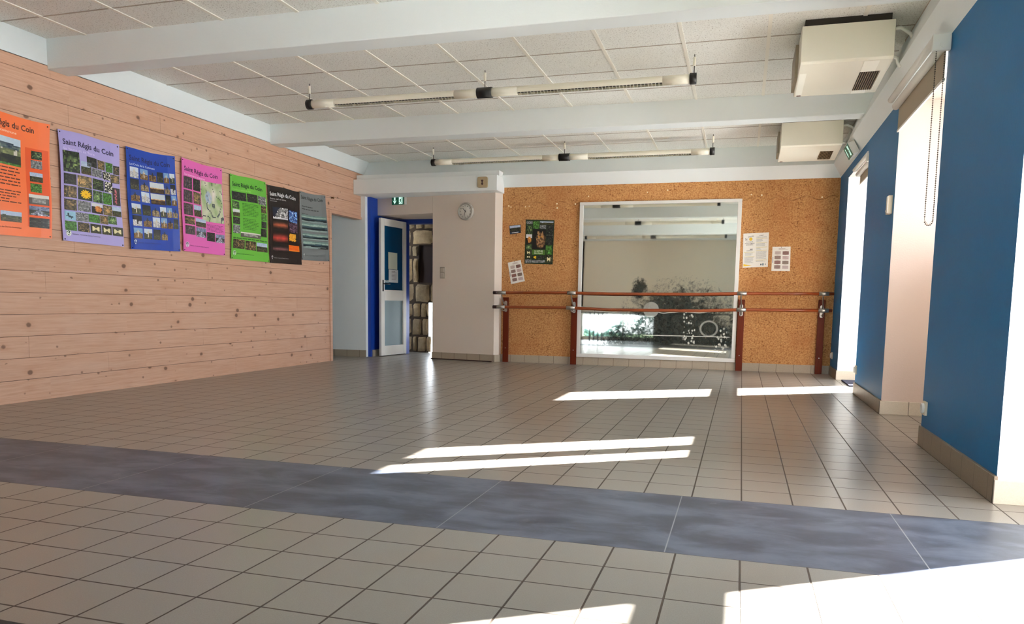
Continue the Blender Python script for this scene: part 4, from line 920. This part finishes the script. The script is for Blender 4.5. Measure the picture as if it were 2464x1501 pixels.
# ------------------------------------------------------------------ fluorescent tube lights
def light_bar(y, z, xl, xm, xr, label):
    t = thing('fluorescent_light', label, 'light', (xm, y, z), 'long twin tube lights hung under the ceiling')
    r = .036; cream_m = mat('lamp_housing', (240, 236, 220), .35)
    for a, b, l0, l1 in ((xl, xm, xl + .26, xm - .27), (xm, xr, xm + .29, xr - .24)):
        hb = MB(); n = 20; n = 20
        # housing with a slot along its underside, facing the camera
        base_a = [math.radians(-90 + 360 * k / n) for k in range(n)]
        hb.tube([(a, y, z), (l0, y, z)], r, n); hb.tube([(l1, y, z), (b, y, z)], r, n)
        for k in range(n - 4):
            a0 = math.radians(-36 + (360 - 62) * k / (n - 4)); a1 = math.radians(-36 + (360 - 62) * (k + 1) / (n - 4))
            P = lambda x, an, rr=r: (x, y - rr * math.cos(an) * 1.0, z + rr * math.sin(an))
            hb.quad([P(l0, a0), P(l1, a0), P(l1, a1), P(l0, a1)], 0, None, True)
        o = part(hb, 'housing', cream_m, t)
        lv = MB(); nn_ = int((l1 - l0) / .028)
        lo, hi = math.radians(-36), math.radians(-36 - 62)
        P = lambda x, an, rr: (x, y - rr * math.cos(an), z + rr * math.sin(an))
        lv.quad([P(l0, lo, .02), P(l1, lo, .02), P(l1, hi, .02), P(l0, hi, .02)], 0)
        for k in range(nn_ + 1):
            x = l0 + (l1 - l0) * k / nn_
            lv.quad([P(x, lo, .018), P(x + .006, lo, .018), P(x + .006, lo, r - .002), P(x, lo, r - .002)], 1)
            m1 = (lo + hi) / 2
            lv.quad([P(x, lo, r - .002), P(x + .006, lo, r - .002), P(x + .006, m1, r - .006), P(x, m1, r - .006)], 1); lv.quad([P(x, m1, r - .006), P(x + .006, m1, r - .006), P(x + .006, hi, r - .002), P(x, hi, r - .002)], 1)
        part(lv, 'louvre', [mat('louvre_dark', (30, 28, 26), .5), mat('louvre_silver', (196, 194, 184), .35)], t)
    part(MB().tube([(xl - .02, y, z), (xl + .03, y, z)], r + .007, 24), 'end_cap', black, t); part(MB().tube([(xr - .03, y, z), (xr + .02, y, z)], r + .007, 24), 'end_cap', black, t)
    part(MB().tube([(xm - .065, y, z), (xm + .065, y, z)], r + .008, 24), 'centre_joint', black, t)
    for x in (xl, xm, xr):
        h = MB(); h.tube([(x, y, z + r), (x, y, 2.735)], .0035, 8)
        o = part(h, 'hanger', steel, t)
        part(MB().tube([(x, y, z + .095), (x, y, 2.715)], .011, 12), 'hanger_sleeve', cream_m, o)
light_bar(6.28, 2.553, -3.83, -2.155, -.437, 'long cream twin tube light hung between the two ceiling beams')
light_bar(9.18, 2.548, -3.83, -2.128, -.397, 'long cream twin tube light hung near the cork wall')
light_bar(3.36, 2.60, -3.85, -2.16, -.437, 'tube light seen only in the mirror, second row from the rear')
light_bar(.44, 2.61, -3.85, -2.16, -.437, 'tube light seen only in the mirror, rearmost row')

# ------------------------------------------------------------------ ceiling heaters
def heater(x0, x1, y0, y1, label, taped):
    t = thing('ceiling_heater', label, 'heater', ((x0 + x1) / 2, (y0 + y1) / 2, 2.6), 'cream fan heaters under the ceiling')
    em = mat('heater_enamel', (222, 220, 206), .4); zf, zr, zb = 2.685, 2.452, 2.405
    b = MB(); pr = [(y0, zf), (y0, zr), (y0 + .02, zr - .012), (y1, zb), (y1, zf)]
    n = len(pr); i = len(b.v); b.v += [(x0, p[0], p[1]) for p in pr] + [(x1, p[0], p[1]) for p in pr]
    b.f.append(tuple(i + k for k in range(n))); b.f.append(tuple(i + n + k for k in range(n))[::-1])
    for k in range(n): k2 = (k + 1) % n; b.f.append((i + k2, i + k, i + n + k, i + n + k2))
    b.mi += [0] * (n + 2); b.c += [None] * (n + 2); b.sm += [False] * (n + 2)
    part(b, 'body', em, t, .004)
    part(MB().box(x0 + .02, x1 - .02, y0 + .03, y1 - .02, 2.684, 2.735), 'mounting_plate', mat('heater_dark', (40, 36, 32), .7), t)
    part(MB().box(x0 - .02, x0 + .001, y0 + .30, y1 + .01, 2.44, 2.66), 'side_cover', mat('heater_side', (150, 140, 122), .5), t)
    zu = lambda y: (zr - .012) + (zb - zr + .012) * (y - y0 - .02) / (y1 - y0 - .02)
    gx0, gx1, gy0, gy1 = x0 + .405, x0 + .535, y0 + .24, y1 - .08
    gr_ = MB(); gr_.quad([(gx0, gy0, zu(gy0) - .001), (gx1, gy0, zu(gy0) - .001), (gx1, gy1, zu(gy1) - .001), (gx0, gy1, zu(gy1) - .001)][::-1], 0)
    part(gr_, 'grille_opening', mat('grille_dark', (34, 26, 18), .8), t)
    sl = MB()
    for k in range(9):
        x = gx0 + (gx1 - gx0) * (k + .35) / 9
        sl.quad([(x, gy0, zu(gy0) - .003), (x + .006, gy0, zu(gy0) - .003), (x + .006, gy1, zu(gy1) - .003), (x, gy1, zu(gy1) - .003)][::-1]); sl.quad([(x, gy0, zu(gy0) - .009), (x, gy0, zu(gy0) - .001), (x, gy1, zu(gy1) - .001), (x, gy1, zu(gy1) - .009)])
    part(sl, 'grille_slats', mat('slat_bronze', (150, 126, 88), .4), t)
    if taped:
        tp = MB()
        for a, b_ in ((y0 + .03, gy0), (gy1, y1 - .005)): tp.quad([(gx0 - .0, a, zu(a) - .002), (gx0 + .095, a, zu(a) - .002), (gx0 + .095, b_, zu(b_) - .002), (gx0, b_, zu(b_) - .002)][::-1])
        tp.quad([(x0 + .01, y0 + .2, zu(y0 + .2) - .002), (x0 + .055, y0 + .2, zu(y0 + .2) - .002), (x0 + .055, y1 - .01, zu(y1 - .01) - .002), (x0 + .01, y1 - .01, zu(y1 - .01) - .002)][::-1])
        part(tp, 'tape', mat('white_tape', (240, 240, 230), .5), t)
    part(MB().box(x0 + .02, x0 + .05, y1 - .035, y1 - .022, zu(y1) - .004, zu(y1)), 'badge', mat('badge_brown', (90, 60, 50), .5), t)
    part(MB().tube([(x1 - .002, y0 + .06, 2.64), (x1 + .04, y0 + .06, 2.645)] + [(x1 + .04 + .085 * math.sin(a), y0 + .10, 2.56 + .085 * math.cos(a)) for a in (.5, .9, 1.3, 1.57)] + [(x1 + .125, y0 + .14, 2.50)], .012, 10), 'pipe', wpaint, t)
    part(MB().tube([(x1 - .002, y0 + .20, 2.50), (x1 + .035, y0 + .20, 2.50), (x1 + .052, y0 + .20, 2.49), (x1 + .056, y0 + .20, 2.465), (x1 + .075, y0 + .20, 2.43)], .012, 10), 'pipe', wpaint, t)
heater(.308, .885, 5.70, 6.42, 'nearer cream ceiling heater with white tape by its grille', True)
heater(.312, .905, 8.55, 9.22, 'farther cream ceiling heater above the cork wall', False)

# ------------------------------------------------------------------ roller blinds
def blind(x, y0, y1, z, drop, label, chain=True, rail=True):
    t = thing('roller_blind', label, 'blind', (x, (y0 + y1) / 2, z), 'roller blinds over the window recesses')
    part(MB().tube([(x, y0 + .03, z), (x, y1 - .02, z)], .026, 20), 'roller', wpaint, t)
    if rail: part(MB().tube([(x - .035, y0 + .03, z + .045), (x - .035, y1 - .02, z + .045)], .022, 16), 'head_rail', wpaint, t)
    part(MB().box(x - .06, x + .035, y0, y0 + .03, z - .035, z + .055), 'bracket', wpaint, t, .006)
    part(MB().tube([(x, y0 - .004, z), (x, y0 + .002, z)], .022, 20), 'bracket_disc', wpaint, t)
    fab = mat('blind_fabric', (172, 160, 142), .9, bump=.3, bscale=400)
    part(MB().box(x + .018, x + .020, y0 + .045, y1 - .035, z - drop, z), 'fabric', fab, t)
    part(MB().box(x + .013, x + .025, y0 + .045, y1 - .035, z - drop - .012, z - drop + .003), 'hem_bar', wpaint, t, .002)
    if chain:
        cm_ = mat('chain_beads', (96, 90, 84), .4, .3)
        loop = []
        for (yy_, xx_) in ((y0 + .01, x - .028), (y0 + .01, x + .028)):
            pass
        cb = MB(); zt, zb_ = z, 1.30
        def pt(s):                                            # along the loop
            return s
        pts = [(x - .035, y0 + .016, zt - i * .012) for i in range(int((zt - zb_) / .012))] + [(x - .0135 - .0215 * math.cos(a), y0 + .016, zb_ - .03 * math.sin(a)) for a in (.4, .8, 1.2, 1.57, 2.0, 2.4, 2.8)] + [(x + .008, y0 + .016, zb_ + i * .012) for i in range(int((zt - zb_) / .012))]
        for p in pts:
            s = .0048; i = len(cb.v); cb.v += [(p[0] + s, p[1], p[2]), (p[0] - s, p[1], p[2]), (p[0], p[1] + s, p[2]), (p[0], p[1] - s, p[2]), (p[0], p[1], p[2] + s), (p[0], p[1], p[2] - s)]
            for a, b, c in ((0, 2, 4), (2, 1, 4), (1, 3, 4), (3, 0, 4), (2, 0, 5), (1, 2, 5), (3, 1, 5), (0, 3, 5)): cb.f.append((i + a, i + b, i + c)); cb.mi.append(0); cb.c.append(None); cb.sm.append(True)
        cb.tube([(x - .035, y0 + .016, zt), (x - .035, y0 + .016, zb_), (x - .0135, y0 + .016, zb_ - .028), (x + .008, y0 + .016, zb_), (x + .008, y0 + .016, zt)], .0011, 5)
        part(cb, 'bead_chain', cm_, t)
    return t
blind(1.005, 4.86, 6.27, 2.255, .175, 'partly lowered grey blind in the middle window recess')
blind(1.09, 7.74, 8.74, 2.165, .10, 'partly lowered grey blind in the far window recess', chain=False)
# ------------------------------------------------------------------ floor mat and tables seen in the mirror
t = tag(MB().box(1.08, 1.55, 8.35, 8.98, .001, .014).build('door_mat', mat('mat_dark', (34, 36, 58), .95, bump=.5, bscale=300), loc=(1.3, 8.7, 0)), 'dark blue doormat in the far window recess', 'mat')
def table(x0, x1, label, h=.752):
    y0, y1 = -.66, .089
    t = thing('folding_table', label, 'table', ((x0 + x1) / 2, (y0 + y1) / 2, 0), 'folding tables beside the camera')
    part(MB().box(x0 + .006, x1 - .006, y0 + .006, y1 - .006, h - .024, h), 'table_top', mat('table_pale', (214, 200, 182), .5), t)
    rm = MB(); e = .0018
    rm.box(x0, x1, y1 - .006, y1 - .006 + e, h - .026, h + .0004); rm.box(x0, x1, y0 + .006 - e, y0 + .006, h - .026, h + .0004); rm.box(x0 + .006 - e, x0 + .006, y0, y1, h - .026, h + .0004); rm.box(x1 - .006, x1 - .006 + e, y0, y1 - .006, h - .026, h + .0004)
    part(rm, 'rim', black, t)
    for x, s_ in ((x0 + .09, 1), (x1 - .09, -1)):
        for y in (y0 + .08, y1 - .08):
            part(MB().tube([(x, y, 0), (x, y, h - .024)], .02, 10), 'leg', black, t)
            part(MB().tube([(x, y, h - .16), (x + s_ * .05, y, h - .07), (x + s_ * .14, y, h - .03)], .009, 8), 'brace', black, t)
        part(MB().tube([(x, y0 + .08, .09), (x, y1 - .08, .09)], .01, 8), 'stretcher', black, t)
table(-5.1, -3.68, 'pale black-rimmed folding table, nearest the pine wall in the mirror', .752)
table(-3.64, -1.90, 'pale black-rimmed folding table, middle one in the mirror', .752)
table(-1.86, -.05, 'pale black-rimmed table whose corner shows at the bottom left')
o = struct(MB().box(.1, .98, YR - .1, YR - .05, .1, .16).box(.1, .98, YR - .1, YR - .05, 2.14, 2.2).box(.1, .15, YR - .1, YR - .05, .16, 2.14).box(.93, .98, YR - .1, YR - .05, .16, 2.14), 'window_1', wpaint, 'unseen tall window added to the rear wall for daylight')  # made-up window, added out of view to bring in daylight from behind
struct(MB().box(.14, .94, YR - .08, YR - .075, .15, 2.15), 'pane', glass_m, par=o)
# ------------------------------------------------------------------ clipped hedge outside the rear window
hd = MB()
for k in range(2600):
    x = R.uniform(-4.6, -1.2); y = R.uniform(-3.6, -2.9); z = R.uniform(-.05, .25 + .55 * max(0, min(1, (x + 3.9) / 1.2)) + .1 * math.sin(x * 5)); a = R.uniform(0, 6.3); b = R.uniform(-1, 1)
    u = Vector((math.cos(a), math.sin(a), b)).normalized() * .05; v = Vector((-math.sin(a), math.cos(a), R.uniform(-1, 1))).normalized() * .035; p = Vector((x, y, z))
    hd.quad([p - u, p - v, p + u, p + v])
tag(hd.build('hedge', mat('hedge_leaf', (70, 110, 96), .7), loc=(-3, -3.2, 0)), 'blurry green hedge reflected at the lower left of the mirror', 'hedge')
struct(MB().box(-12, 2.5, -12, YR - .15, -.3, -.05), 'ground', mat('grass_ground', (90, 110, 70), .9), 'grass outside the rear window')
